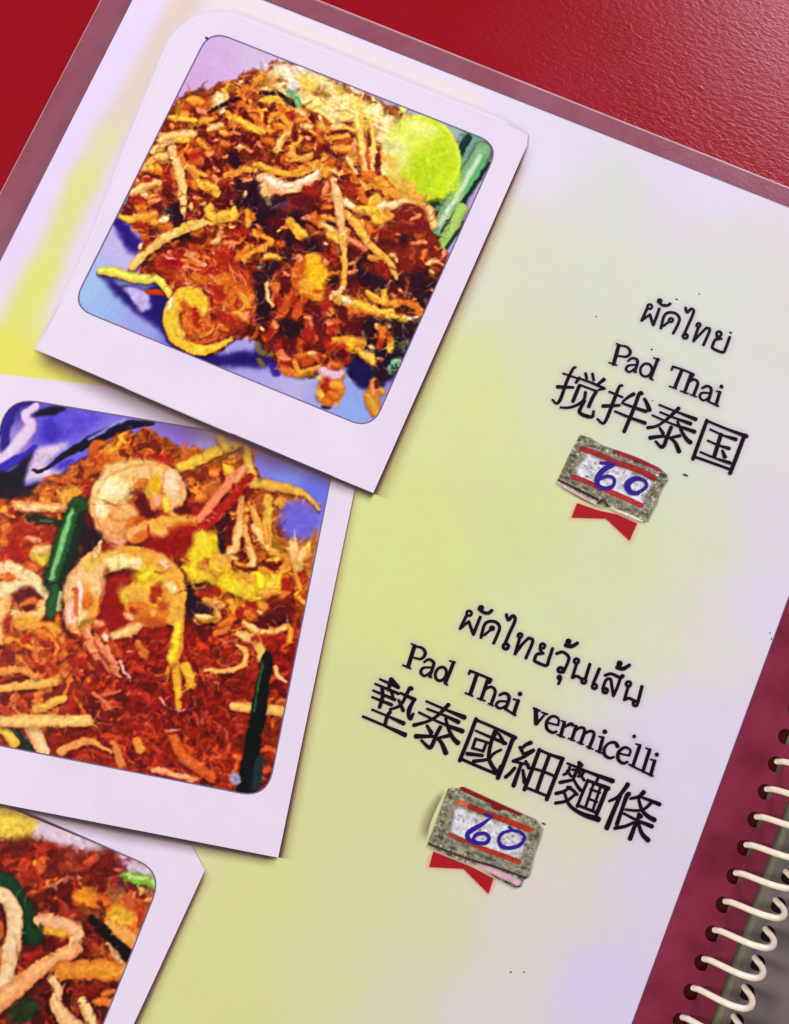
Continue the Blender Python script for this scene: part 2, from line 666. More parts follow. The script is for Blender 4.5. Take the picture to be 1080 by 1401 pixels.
# the paper: left, top and right edges run along the photographed ones
def line_x(y, a, b):
    return a[0] + (y - a[1]) * (b[0] - a[0]) / (b[1] - a[1])


def cross(a, b, c, d):
    a, b, c, d = map(np.array, (a, b, c, d))
    r, s = b - a, d - c
    t = ((c - a)[0] * s[1] - (c - a)[1] * s[0]) / (r[0] * s[1] - r[1] * s[0])
    return tuple(a + r * t)


LE, TE, RE = ((181.5, 0), (7.4, 344)), ((362, 0), (1080, 283)), ((1079, 819), (865, 1401))
LF, TF = ((139, 0), (0, 267)), ((433, 0), (1080, 258))
DE = ((1078, 1100), (1004, 1312))        # far edge of this page's film, beyond the holes
BOT = ((-500, 1640), (900, 2260))
paper_px = [cross(*LE, *TE), cross(*TE, *RE), cross(*RE, *BOT), cross(*LE, *BOT)]
film_px = [cross(*LF, *TF), cross(*TF, *DE), cross(*DE, *BOT), cross(*LF, *BOT)]

# page background ink
bgc = Canvas([paper_px[0], paper_px[1], (1250, 1650), (-350, 1550)], step=3.0, margin=2)
ctrl = [(850, 250, 213, 219, 204), (1000, 320, 215, 216, 208), (740, 200, 223, 220, 232), (700, 350, 215, 219, 192), (820, 400, 213, 219, 196),
        (950, 420, 213, 220, 204), (1060, 450, 216, 217, 209), (650, 550, 215, 223, 154), (760, 520, 213, 220, 182), (1050, 600, 220, 219, 218), (930, 600, 212, 219, 196),
        (560, 750, 215, 223, 146), (700, 730, 212, 221, 154), (850, 760, 213, 221, 172), (960, 740, 215, 220, 190), (1060, 720, 219, 214, 224),
        (540, 850, 215, 222, 146), (760, 820, 213, 222, 170), (900, 860, 216, 221, 188), (980, 870, 220, 217, 212), (1040, 840, 221, 213, 232), (500, 960, 212, 217, 152),
        (620, 1060, 213, 218, 158), (450, 1100, 211, 216, 154), (800, 1130, 218, 215, 188), (930, 1050, 219, 210, 230), (960, 1000, 220, 211, 234),
        (870, 1200, 218, 209, 226), (780, 1230, 219, 214, 204), (500, 1200, 212, 215, 160), (350, 1220, 212, 217, 146), (600, 1280, 215, 215, 174),
        (700, 1300, 219, 214, 206), (820, 1350, 216, 206, 236), (650, 1390, 219, 213, 212), (450, 1330, 213, 215, 164), (300, 1350, 213, 216, 146),
        (560, 1380, 215, 213, 184), (240, 1390, 213, 216, 146),
        (60, 250, 226, 212, 244), (100, 170, 226, 212, 244), (180, 60, 226, 214, 246), (20, 330, 226, 210, 242), (140, 100, 226, 214, 246), (210, 5, 228, 216, 246), (230, 80, 226, 214, 244), (180, 170, 226, 214, 244),
        (-10, 420, 228, 214, 238), (60, 500, 228, 222, 110), (110, 420, 226, 214, 240), (130, 300, 226, 214, 240), (0, 500, 226, 226, 100),
        (110, 520, 230, 214, 140), (30, 515, 226, 222, 120), (640, 150, 226, 216, 230), (700, 165, 224, 216, 236), (800, 185, 222, 214, 234), (900, 225, 222, 212, 236), (1000, 270, 224, 214, 240),
        (330, -20, 230, 222, 246), (420, 12, 228, 220, 246), (520, 62, 228, 220, 246), (620, 105, 226, 218, 246), (230, 1163, 222, 214, 170)]
bgc.img = bgc.guide(ctrl, 5.0, 3.0, 2600.0)
for (p, w_, c) in [([(300, 2), (450, 66), (640, 142)], 40, (233, 215, 214)), ([(262, -10), (196, 111), (148, 190)], 40, (221, 200, 184)),
                   ([(150, 185), (112, 255)], 34, (220, 208, 164)), ([(118, 240), (62, 365), (20, 450), (-20, 530)], 34, (217, 214, 138)), ([(60, 370), (16, 460)], 34, (217, 217, 118))]:
    bgc.stroke(p, w_ + 8, c, shade=0, drop=0, amp=0, soft=7, op=1.0)
bgc.poly([(-40, 450), (30, 450), (52, 486), (150, 530), (120, 540), (-40, 520)], (226, 222, 100), 5, 0.0, 1)
bgc.img = blur(bgc.img, 2.2)
tint = np.stack([bgc.n3, np.roll(bgc.n3, 60, 0), np.roll(bgc.n3, 90, 1)], -1)
bgc.img = np.clip(bgc.img + 0.010 * tint + 0.008 * np.stack([bgc.n1, np.roll(bgc.n1, 40, 0), np.roll(bgc.n1, 80, 1)], -1), 0, 1)

# ------------------------------------------------------------------ lettering, traced stroke by stroke
TXT = {}


def tr(key, scale, ox, oy, items):
    out = TXT.setdefault(key, [])
    for it in items:
        if it[0] == 'o':
            _, x, y, r, w = it[:5]
            ry = it[5] if len(it) > 5 else r
            out.append(('o', ox + x / scale, oy + y / scale, r / scale, ry / scale, w))
        else:
            w, pts = it
            out.append((w, [(ox + x / scale, oy + y / scale) for x, y in pts]))


tr('c1', 7.2, 745, 490, [
    (2.8, [(185, 150), (345, 205)]), ([3.2, 4.2, 4.2, 4.4, 2.6], [(308, 92), (285, 100), (222, 225), (160, 400), (118, 446), (78, 408)]), ([5, 3.6], [(128, 282), (285, 288)]),
    (3.6, [(405, 148), (418, 202)]), (3.6, [(473, 152), (486, 218)]), ([5, 3], [(588, 208), (520, 262)]), ([2.8, 4], [(345, 200), (470, 245), (592, 300)]),
    (4, [(345, 192), (312, 240)]), (3, [(592, 300), (535, 312)]), (3, [(345, 262), (515, 325)]), (4.6, [(345, 270), (280, 428)]),
    (4.6, [(512, 325), (470, 400), (435, 480)]), ([4, 3.6, 3], [(405, 335), (385, 415), (300, 470), (225, 488), (158, 486)]),
    ([3.6, 4.6, 5, 3], [(398, 420), (352, 500), (350, 540), (405, 568), (470, 576), (485, 520)]),
    (3.2, [(640, 330), (770, 385)]), ([3.4, 4.6, 4.4, 3], [(768, 272), (742, 275), (690, 400), (612, 600), (572, 642), (522, 598)]), ([5, 3.6], [(575, 472), (740, 464)]),
    ([5, 3], [(882, 352), (830, 380), (775, 425)]), ([4, 6], [(985, 400), (1012, 450), (1035, 512)]), ([3, 5], [(762, 442), (880, 485), (1000, 525)]),
    ([3, 5], [(695, 524), (840, 585), (992, 640)]), (4.8, [(962, 350), (938, 345), (880, 500), (785, 725)])])
tr('c1', 7.2, 880, 540, [
    ([3, 3, 5.5], [(160, 100), (340, 172), (520, 242)]), ([3, 3, 5.5], [(168, 172), (320, 232), (468, 285)]), ([3, 3, 5.5], [(92, 203), (280, 285), (508, 365)]),
    ([5, 4.2, 3.4, 4.4], [(352, 132), (245, 232), (140, 305), (45, 325)]), ([3.2, 4.4, 6], [(338, 265), (385, 370), (430, 440), (468, 470)]),
    ([4.6, 4.6, 5, 3], [(278, 318), (235, 420), (210, 490), (178, 516), (122, 458)]), ([3, 5], [(162, 322), (198, 382)]), ([5.5, 3.4], [(68, 425), (150, 412), (225, 410)]),
    ([4.6, 3], [(362, 404), (262, 424)]), ([3.4, 6], [(258, 420), (315, 470), (355, 560)]),
    (4.6, [(630, 250), (560, 440), (490, 636)]), ([3.4, 3.4, 5.5], [(632, 258), (830, 340), (1020, 410)]), (5, [(1000, 395), (930, 585), (855, 776)]), (3.8, [(505, 610), (690, 675), (870, 740)]),
    ([3, 3, 5.5], [(662, 342), (790, 400), (915, 440)]), ([3, 3, 5], [(636, 452), (750, 500), (848, 530)]), ([3, 3, 5], [(565, 565), (710, 625), (855, 672)]), (5, [(768, 388), (700, 610)]),
    ([3, 5.5], [(780, 548), (806, 615)])])
tr('c2', 7.2, 490, 915, [
    ([2.8, 4.5], [(215, 102), (400, 185)]), ([2.8, 4], [(168, 148), (400, 245)]), ([2.8, 4.5], [(148, 213), (365, 305)]), ([2.8, 4.5], [(138, 278), (330, 355)]),
    (4.4, [(325, 98), (298, 210)]), (5, [(325, 100), (392, 180)]), (4.4, [(238, 182), (240, 280), (212, 380)]), (3.4, [(318, 205), (345, 275)]),
    ([4.8, 4, 3.4], [(530, 200), (510, 190), (445, 320), (400, 370), (315, 400)]), ([3, 5], [(418, 238), (560, 305)]), ([4, 5.6, 4.6, 3], [(548, 310), (505, 400), (500, 460), (518, 495), (545, 440)]),
    ([3.4, 4.6], [(400, 308), (445, 412)]), ([2.8, 2.8, 5.5], [(138, 402), (300, 470), (450, 538)]), (4.4, [(318, 425), (290, 460), (265, 550)]), ([3.4, 3.2, 6], [(48, 470), (260, 560), (465, 652)]),
    ([3, 3.2, 6], [(672, 320), (870, 405), (1050, 480)]), ([3, 3.2, 5.5], [(680, 395), (840, 455), (990, 525)]), ([3, 3.2, 6], [(600, 430), (820, 535), (1030, 615)]),
    ([5, 4.2, 3.4, 4.6], [(892, 352), (785, 458), (690, 515), (548, 556)]), ([3.4, 4.4, 6], [(862, 490), (895, 600), (935, 680), (985, 732)]),
    ([4.6, 4.6, 5, 3], [(812, 572), (765, 660), (740, 730), (702, 776), (622, 703)]), ([3.4, 5.5], [(678, 558), (722, 632)]), ([6, 3.6], [(568, 665), (745, 665)]), ([5, 3], [(888, 660), (785, 682)]),
    ([3.6, 6.2], [(770, 675), (822, 730), (865, 830)])])
tr('c2', 7.2, 620, 970, [
    (4.6, [(228, 95), (150, 300), (65, 510)]), ([3.4, 3.6, 5], [(232, 108), (420, 190), (615, 285)]), (5, [(598, 270), (520, 480), (440, 682)]), (3.8, [(85, 495), (270, 575), (450, 650)]),
    ([2.8, 4.5], [(222, 213), (375, 280), (520, 340)]), (3.6, [(225, 290), (190, 390)]), (3.2, [(222, 293), (345, 332)]), (3.6, [(330, 330), (295, 420)]), (3.2, [(188, 385), (300, 416)]),
    ([5, 4], [(138, 440), (290, 458)]), ([4.4, 3.2], [(200, 515), (340, 495), (400, 440), (475, 400)]), ([4.4, 4.6, 5.4], [(410, 218), (375, 330), (352, 470), (385, 560), (440, 632)]),
    (3.4, [(440, 630), (468, 560)]), ([3, 5], [(445, 240), (470, 275), (500, 338)]), (3.2, [(430, 225), (395, 300)]),
    ([5, 3.6], [(768, 330), (720, 350), (680, 385)]), (4, [(658, 375), (698, 452)]), (4.4, [(695, 450), (795, 405)]), ([3.6, 4.2], [(795, 410), (700, 470), (590, 515)]), ([3, 3.6], [(590, 515), (745, 550)]),
    ([3.4, 4.6], [(715, 512), (748, 582)]), ([4, 5.4], [(668, 550), (595, 756)]), ([4, 4.4], [(608, 580), (560, 635), (515, 672)]), ([3.4, 5], [(688, 600), (705, 722)]),
    (4.8, [(852, 398), (780, 595), (702, 796)]), ([3.4, 3.6, 5], [(850, 402), (960, 450), (1085, 492)]), (4.8, [(1080, 486), (1000, 690), (922, 893)]), (3.4, [(715, 772), (940, 862)]),
    (3.4, [(805, 590), (900, 620), (1015, 668)]), (4.6, [(950, 452), (888, 620), (825, 805)])])
tr('c2', 7.2, 760, 1030, [
    ([3, 3.6, 6], [(118, 103), (330, 190), (565, 278)]), (4.6, [(232, 95), (262, 125)]), (4.2, [(240, 110), (180, 245)]), (3.4, [(140, 140), (125, 190), (80, 215)]), (3.4, [(115, 175), (155, 230)]),
    (3.4, [(280, 165), (265, 215), (225, 232)]), (3.4, [(235, 200), (285, 272)]), (3.2, [(165, 165), (320, 185)]), ([4.4, 3.6], [(45, 292), (180, 265)]), ([3, 4.6], [(175, 250), (212, 320), (250, 370)]),
    ([3.4, 4.4], [(150, 335), (80, 380), (5, 400)]), (3.8, [(120, 335), (175, 370), (215, 412)]), ([3.4, 3.6, 4], [(200, 405), (110, 472), (0, 495)]), ([3.4, 4.6, 7], [(88, 395), (140, 515), (260, 600), (425, 655)]),
    (3.4, [(425, 235), (400, 290)]), (3.8, [(322, 268), (265, 400), (215, 530)]), ([3.4, 5.5], [(320, 272), (525, 352)]), (5, [(508, 345), (460, 470), (405, 605)]), (3.6, [(212, 512), (415, 592)]),
    (3.2, [(378, 300), (295, 540)]), (3.2, [(448, 322), (365, 575)]), (3, [(345, 358), (440, 392)]), (3, [(320, 448), (412, 485)]),
    ([5.5, 4.4, 3.2], [(715, 308), (690, 345), (620, 430), (530, 476)]), ([4.6, 6], [(640, 420), (575, 570), (505, 742)]), ([5.5, 4.4, 5], [(728, 405), (705, 420), (655, 560), (605, 705)]),
    ([5.5, 4, 3.4], [(872, 385), (820, 432), (738, 450)]), ([3, 5], [(830, 430), (930, 468), (1028, 508)]), ([4, 3.4, 3], [(945, 490), (875, 552), (800, 568), (688, 558)]),
    ([3.4, 4.6, 6], [(815, 430), (848, 550), (905, 620), (978, 662)]), ([3.2, 3.6, 5.5], [(675, 598), (800, 662), (952, 725)]), ([4, 5.5], [(825, 612), (790, 700), (735, 848)]),
    ([3.4, 4.4], [(770, 685), (690, 722), (585, 742)]), ([3.6, 6], [(812, 670), (850, 790), (915, 862)]), (5, [(820, 605), (845, 630)])])
TH = 3.7
tr('t1', 7.714, 870, 400, [
    ('o', 148, 150, 24, 3.2), (TH, [(122, 165), (62, 298)]), (3.2, [(62, 298), (150, 232)]), (TH, [(148, 232), (185, 345)]), (TH, [(185, 345), (222, 250), (248, 172)]),
    ('o', 252, 92, 16, 3.4), ([3, 4, 3.4], [(240, 100), (275, 132), (330, 138), (366, 118)]),
    (TH, [(265, 380), (300, 250), (350, 212), (420, 222), (462, 275), (440, 350), (395, 432)]), ('o', 372, 292, 20, 3.2), (3.2, [(355, 305), (290, 355)]),
    (3.6, [(525, 160), (542, 212), (585, 172), (612, 192), (600, 240), (560, 330), (508, 450)]), ('o', 522, 462, 24, 3.6),
    ('o', 662, 345, 20, 3.2), (TH, [(660, 370), (610, 515)]), (3.4, [(612, 512), (690, 430), (745, 375)]), (TH, [(745, 375), (782, 395), (715, 556)]),
    ('o', 878, 438, 26, 3.4), (3.2, [(852, 462), (872, 485), (905, 490)]), (TH, [(880, 488), (835, 505), (812, 560), (815, 592), (920, 632), (952, 580), (992, 470)])])
tr('t2', 7.714, 620, 820, [
    ('o', 170, 147, 26, 3.4), (TH + .2, [(140, 175), (75, 310)]), (3.2, [(78, 308), (165, 232)]), (TH, [(165, 232), (215, 372)]), (TH + .2, [(215, 372), (250, 280), (288, 185)]),
    ('o', 295, 92, 17, 3.8), ([3.4, 4.4, 4], [(270, 100), (315, 135), (372, 145), (410, 115)]),
    (TH + .2, [(295, 405), (332, 270), (385, 232), (455, 242), (492, 295), (470, 370), (428, 465)]), ('o', 412, 305, 17, 3.4), (3.2, [(398, 318), (330, 378)]),
    (4, [(562, 160), (585, 218), (628, 172), (655, 195), (645, 250), (600, 345), (550, 465)]), ('o', 557, 496, 28, 4),
    ('o', 707, 380, 21, 3.4), (TH + .2, [(705, 405), (655, 578)]), (3.6, [(658, 570), (735, 470), (800, 405)]), (TH + .2, [(798, 408), (842, 440), (768, 622)]),
    ('o', 945, 492, 24, 3.6), (3.4, [(915, 515), (930, 550), (955, 572)]), (TH + .2, [(940, 570), (885, 580), (862, 630), (868, 655), (982, 698), (1010, 640), (1050, 518)])])
tr('t2', 7.714, 750, 865, [
    (TH, [(88, 226), (150, 208), (210, 248), (215, 300), (160, 425)]), ('o', 130, 397, 25, 3.8), ('o', 120, 478, 16, 3.4), (3.6, [(135, 490), (110, 545)]),
    ('o', 215, 98, 17, 3.6), ([5.5, 5, 4], [(185, 135), (250, 148), (312, 112)]),
    ('o', 300, 303, 24, 3.6), (TH, [(300, 335), (255, 480)]), (3.6, [(255, 480), (300, 462), (350, 490)]), ('o', 378, 515, 23, 3.8), (TH + .3, [(395, 490), (442, 335)]),
    (TH + .4, [(542, 385), (478, 540)]), ('o', 490, 572, 24, 3.6),
    (3.8, [(600, 455), (665, 438), (740, 470), (775, 480)]), ('o', 785, 463, 12, 2.6), ('o', 603, 616, 24, 3.8), (TH, [(575, 600), (612, 505), (660, 495), (672, 560), (690, 672)]), (TH, [(690, 672), (735, 570), (765, 480)]),
    ('o', 755, 330, 17, 3.6), ([5.5, 5, 4], [(728, 368), (790, 385), (862, 345)]),
    ('o', 848, 545, 25, 3.6), (TH, [(845, 575), (805, 715)]), (3.6, [(805, 712), (850, 695), (910, 722)]), ('o', 922, 752, 24, 3.8), (TH + .3, [(950, 735), (992, 570)])])
S, H = 4.2, 2.2
tr('l1', 6.171, 825, 460, [
    (S + .6, [(135, 75), (90, 238)]), (H, [(52, 222), (118, 245)]), (H, [(115, 62), (165, 82)]), ([2.6, 3.4, 4, 3.2, 2.4], [(150, 78), (205, 92), (232, 135), (200, 172), (125, 165)]),
    ([2.8, 3.8, 3.8], [(212, 210), (245, 185), (285, 195), (292, 225), (268, 300)]), ([2.4, 3.4, 2.6], [(285, 240), (215, 248), (195, 280), (225, 302), (272, 270)]), (H, [(262, 298), (285, 305)]),
    ('o', 365, 285, 48, 3.4, 56), (S, [(465, 192), (435, 270), (402, 355)]), (H, [(430, 182), (478, 200)]), (H + .4, [(398, 352), (422, 370)]),
    (3, [(590, 255), (680, 285), (768, 322)]), (H + .6, [(592, 255), (580, 285)]), (H + .4, [(768, 322), (752, 352)]), (S + .4, [(668, 285), (608, 432)]), (H, [(562, 422), (622, 445)]),
    (S, [(745, 322), (690, 475)]), ([2.6, 3.8, 4], [(712, 400), (765, 365), (802, 395), (765, 500)]), (H, [(655, 462), (722, 485)]), (H, [(738, 492), (790, 512)]),
    ([3.2, 4, 4], [(838, 438), (880, 420), (915, 450), (888, 548)]), ([2.4, 3.6, 2.6], [(902, 480), (838, 478), (818, 512), (850, 542), (892, 520)]), (4.8, [(1000, 420), (1003, 430)]),
    (S, [(988, 470), (955, 580)]), (H + .6, [(885, 548), (975, 590)]), (H, [(958, 462), (992, 474)])])
tr('l2', 6.0, 545, 870, [
    (S + .8, [(135, 80), (80, 255)]), (H + .2, [(38, 240), (102, 268)]), (H, [(108, 64), (165, 90)]), ([2.6, 3.6, 4.2, 3.2, 2.4], [(145, 85), (200, 102), (222, 145), (188, 188), (125, 178)]),
    ([3, 4, 4], [(212, 215), (250, 192), (288, 215), (288, 245), (258, 335)]), ([2.4, 3.8, 2.8], [(275, 258), (205, 262), (185, 300), (215, 328), (262, 300)]), (H, [(250, 330), (275, 342)]),
    ('o', 350, 312, 44, 3.7, 58), (S + .2, [(455, 215), (425, 295), (385, 388)]), (H, [(422, 205), (468, 218)]), (H + .6, [(378, 382), (402, 402)]),
    (3.2, [(588, 285), (675, 320), (765, 358)]), (H + 1, [(592, 285), (580, 312)]), (H + .6, [(765, 358), (750, 388)]), (S + .6, [(645, 320), (590, 482)]), (H + .2, [(550, 468), (612, 494)]),
    (S + .2, [(735, 360), (680, 522)]), ([2.6, 3.8, 4.2], [(702, 450), (758, 418), (796, 455), (762, 562)]), (H + .2, [(652, 512), (712, 534)]), (H, [(740, 556), (782, 574)]),
    ([3.4, 4.2, 4.2], [(832, 485), (875, 470), (910, 505), (880, 602)]), ([2.4, 3.8, 2.8], [(898, 538), (828, 538), (805, 572), (838, 595), (885, 572)]), (5.4, [(998, 472), (1002, 480)]),
    (S + .4, [(985, 530), (948, 642)]), (H + .8, [(882, 602), (962, 652)]), (H + .2, [(945, 518), (990, 532)])])
tr('l2', 5.684, 720, 960, [
    ([5, 5.4], [(75, 60), (78, 172)]), ([3.4, 2.6], [(82, 172), (148, 95)]), (H + .6, [(58, 50), (108, 72)]), (H + .2, [(122, 82), (168, 98)]),
    ([2.6, 3.4, 4.2, 3.2], [(250, 182), (252, 135), (208, 112), (162, 150), (162, 210), (205, 240), (235, 232)]), (2.6, [(165, 162), (250, 184)]),
    (S, [(298, 158), (268, 268)]), ([3, 4.6], [(300, 195), (345, 172), (362, 182)]), (H, [(242, 255), (298, 278)]), (H, [(275, 148), (302, 160)]),
    (S, [(390, 190), (355, 295)]), (H, [(362, 180), (395, 192)]), ([3, 4, 4.2], [(382, 225), (425, 200), (455, 225), (422, 325)]), ([3, 4, 4.2], [(450, 250), (500, 228), (528, 255), (490, 360)]),
    (H, [(328, 284), (378, 304)]), (H, [(398, 314), (445, 332)]), (H, [(470, 348), (520, 370)]), (5.6, [(610, 230), (614, 237)]), (S, [(598, 278), (568, 392)]), (H, [(540, 380), (592, 402)]), (H, [(568, 270), (600, 280)]),
    ([5, 3, 4.2, 3], [(712, 348), (690, 318), (645, 322), (608, 365), (612, 415), (650, 438), (682, 430)]),
    ([2.6, 3.4, 4.4, 3.2], [(800, 418), (810, 378), (768, 355), (720, 390), (715, 445), (750, 478), (788, 468)]), (2.6, [(720, 402), (805, 420)]),
    (S, [(885, 338), (830, 502)]), (S, [(962, 372), (908, 542)]), (S, [(1000, 458), (968, 572)]), (4.8, [(1014, 407), (1018, 415)]), (4.2, [(838, 266), (842, 273)]),
    (H + .4, [(800, 488), (900, 538), (985, 578)]), (H, [(855, 328), (890, 342)]), (H, [(932, 360), (968, 375)]), (H, [(968, 448), (1004, 460)])])

# printed halo of the scaled-up lettering: a faint lavender ghost in the ink around each line
halo = Canvas([paper_px[0], paper_px[1], (1250, 1650), (-350, 1550)], step=3.0, margin=2)
halo.n1[:] = 0
halo.n2[:] = 0
for key, items in TXT.items():
    for it in items:
        if it[0] == 'o':
            halo.stroke([(it[1] + it[3] * math.cos(t), it[2] + it[4] * math.sin(t)) for t in (0, 1.5, 3, 4.5, 6.2)], 9, (255, 255, 255), drop=0, shade=0, op=1)
        else:
            halo.stroke(it[1], 9, (255, 255, 255), drop=0, shade=0, op=1)
hm = np.clip(blur(halo.img[..., :1], 1.0), 0, 1)
for sc_, ox_, oy_, rb_ in ((5.4, 740, 580, [(255, 575), (430, 630), (560, 658), (725, 728), (662, 885), (482, 712), (205, 704)]), (5.4, 560, 1060, [(165, 558), (330, 620), (480, 680), (636, 760), (592, 905), (400, 708), (122, 692)])):
    bgc.poly([(ox_ + x / sc_, oy_ + y / sc_) for x, y in rb_], (226, 150, 132), 2.4, 0, 0, 0.75)
bgc.img += (np.array([186, 172, 192]) / 255 - bgc.img) * hm * 0.5

bgc.build('menu_page', PRINT, 0.0, [paper_px[0], paper_px[1], paper_px[2], paper_px[3]], menu)

INK = plain('black_ink', rgb(22, 10, 24), 0.45, 0.1)
for key, name, lab in (('t1', 'thai_dish_name', 'upper Thai dish name in black'), ('l1', 'latin_dish_name', 'Pad Thai in black serif letters'),
                       ('c1', 'chinese_dish_name', 'upper four Chinese characters'), ('t2', 'thai_dish_name', 'lower, longer Thai dish name in black'),
                       ('l2', 'latin_dish_name', 'Pad Thai vermicelli in black serif letters'), ('c2', 'chinese_dish_name', 'lower row of six Chinese characters')):
    R_ = Ribbons(1.13)
    for it in TXT[key]:
        if it[0] == 'o':
            R_.ring(it[1], it[2], it[3], it[4], it[5], 0.0001, 0.4)
        else:
            R_.add(it[1], it[0], 0.0001)
    o = R_.build(name, INK, menu)
    o['label'] = lab

# ------------------------------------------------------------------ printed photo cards
CARD, ntc, bc, _ = new_mat('card_border_print')
co = objcoord(ntc)
n = noise_node(ntc, 40, 4, 0.6, co)
r = ramp(ntc, n.outputs[0], 0.3, 0.7, rgb(224, 212, 232), rgb(232, 221, 236))
g = ramp(ntc, noise_node(ntc, 2600, 2, 0.6, co).outputs[0], 0.3, 0.7, (.96, .96, .96, 1), (1, 1, 1, 1))
ntc.links.new(mixc(ntc, 1.0, r.outputs[0], g.outputs[0], 'MULTIPLY'), bc.inputs['Base Color'])
bc.inputs['Roughness'].default_value = 0.42
bc.inputs['Specular IOR Level'].default_value = 0.16
OUTL = plain('window_outline_ink', rgb(120, 95, 135), 0.42)


def card(outer, window, rad, z, label, img, wz):
    oc = sheet('photo_card', outer, [rounded(window, rad)], z, 0.00006, CARD, menu)
    oc['label'] = label
    lw = np.array(rounded(window, rad, 9))
    lc = lw.mean(0)
    pr = img.build('photo_print', PRINT, wz, to_px(lc + (lw - lc) * 1.012), oc)
    loop = rounded(window, rad, 9)
    v, f = [], []
    L = np.array(loop)
    n_ = len(L)
    cen = L.mean(0)
    d = np.roll(L, -1, 0) - np.roll(L, 1, 0)
    d /= np.linalg.norm(d, axis=1)[:, None]
    nr = np.stack([-d[:, 1], d[:, 0]], -1)
    for i in range(n_):
        for k, a in enumerate((-0.9, 0.9)):
            q = L[i] + nr[i] * a * MM
            v.append((q[0], q[1], z + 0.00002))
    for i in range(n_):
        j = (i + 1) % n_
        f.append((2 * i, 2 * i + 1, 2 * j + 1, 2 * j))
    mesh_obj('window_outline', v, f, OUTL, oc)
    return oc, pr



# ink palette of the food pictures and a short notation for traced dabs: width, ink, points
INKS = dict(d=(78, 6, 14), k=(30, 5, 26), r=(152, 26, 12), o=(206, 104, 26), a=(222, 148, 44), y=(228, 184, 56), c=(230, 186, 112), p=(222, 134, 88), w=(232, 218, 160), g=(150, 106, 22), b=(180, 74, 20),
            R=(112, 26, 12), R2=(152, 8, 14), Y=(236, 180, 26), Y2=(226, 190, 48), w2=(222, 180, 190), w3=(240, 160, 150), L=(150, 185, 130), L2=(110, 105, 80), P=(70, 50, 90), K=(92, 94, 72), g2=(110, 100, 50), g3=(198, 142, 40),
            G=(14, 36, 22), G2=(110, 165, 140), Gd=(20, 80, 40), NB=(40, 20, 130), NK=(18, 8, 70), W=(238, 218, 150), W2=(235, 195, 150), c2=(230, 185, 120), c3=(228, 160, 90), Yl=(220, 170, 20), y2=(230, 165, 60),
            p2=(226, 150, 110), d2=(134, 8, 6), Y3=(230, 195, 50), Yp=(230, 204, 32), Yq=(236, 226, 24), Y4=(230, 195, 80), W4=(236, 196, 170), y4=(228, 150, 50), W5=(236, 208, 150), r2=(150, 14, 8), Yl2=(222, 200, 50))


def dabs(C, scale, ox, oy, text, wk=1.0):
    for item in text.split(';'):
        t = item.split()
        if len(t) < 3:
            continue
        pts = [tuple(float(v) for v in q.split(',')) for q in t[2:]]
        pts = [(ox + x / scale, oy + y / scale) for x, y in pts]
        w = float(t[0]) * wk
        col = INKS[t[1]]
        if sum(col) > 330 and w < 15:      # lit pieces: brighter along the crest, sauce at the rim
            w *= 1.12
            C.stroke(pts, [w * .7, w, w * .7], col, dark=0.58, shade=0.7, drop=0.18, amp=0.16, soft=max(2.5, w * 0.3), hi=0.08)
        elif sum(col) > 330:
            C.stroke(pts, [w * .85, w, w * .85], col, dark=0.8, shade=0.18, drop=0, amp=0.14, soft=w * 0.36, hi=0.02)
        else:
            col = tuple(v + e for v, e in zip(col, (10, 3, 1)))
            C.stroke(pts, [w * .75, w * .9, w * .75], col, dark=0.8, shade=0.2, drop=0, amp=0.25, soft=max(3.4, w * 0.38), op=0.9)


# ---- first photo: plate of pad thai with lime
W1 = [(287.8, 42.3), (683, 199), (508.7, 588.5), (99, 420)]
A = Canvas(W1)
A.img = A.guide([(300, 80, 206, 172, 216), (260, 110, 205, 165, 210), (350, 70, 205, 185, 215), (150, 400, 150, 178, 226), (130, 390, 158, 188, 226), (200, 440, 152, 160, 220),
                 (170, 350, 190, 178, 224), (250, 460, 120, 120, 210), (350, 500, 165, 160, 220), (400, 540, 180, 172, 216), (480, 570, 140, 166, 226), (440, 560, 150, 160, 220),
                 (540, 520, 150, 140, 200), (640, 300, 175, 155, 200), (660, 220, 150, 180, 170), (600, 400, 170, 150, 200)], 3, 4)
NV = (42, 18, 120)
A.poly([(150, 300), (168, 300), (195, 330), (190, 352), (178, 346), (165, 325)], NV, 3)
A.poly([(136, 372), (160, 388), (200, 395), (222, 388), (240, 410), (250, 450), (300, 485), (345, 480), (380, 455), (385, 500), (350, 505), (310, 503), (275, 505), (240, 482), (222, 455), (205, 440), (180, 425), (150, 395)], (34, 14, 100), 3.5)
A.poly([(168, 394), (203, 398), (208, 425), (195, 428)], (188, 172, 222), 2)
A.poly([(470, 495), (500, 500), (530, 498), (545, 510), (520, 530), (500, 530), (480, 515)], (22, 12, 90), 4)
food1 = [(165, 292), (195, 225), (225, 160), (240, 140), (262, 126), (300, 118), (330, 106), (350, 96), (375, 82), (420, 92), (500, 128), (560, 160), (640, 200), (612, 340), (612, 372), (590, 420),
         (568, 470), (548, 512), (520, 512), (500, 505), (470, 500), (440, 512), (412, 516), (385, 506), (370, 480), (350, 470), (335, 462), (320, 465), (290, 485), (262, 480), (238, 455), (232, 410), (215, 385), (192, 372), (195, 330), (180, 305)]
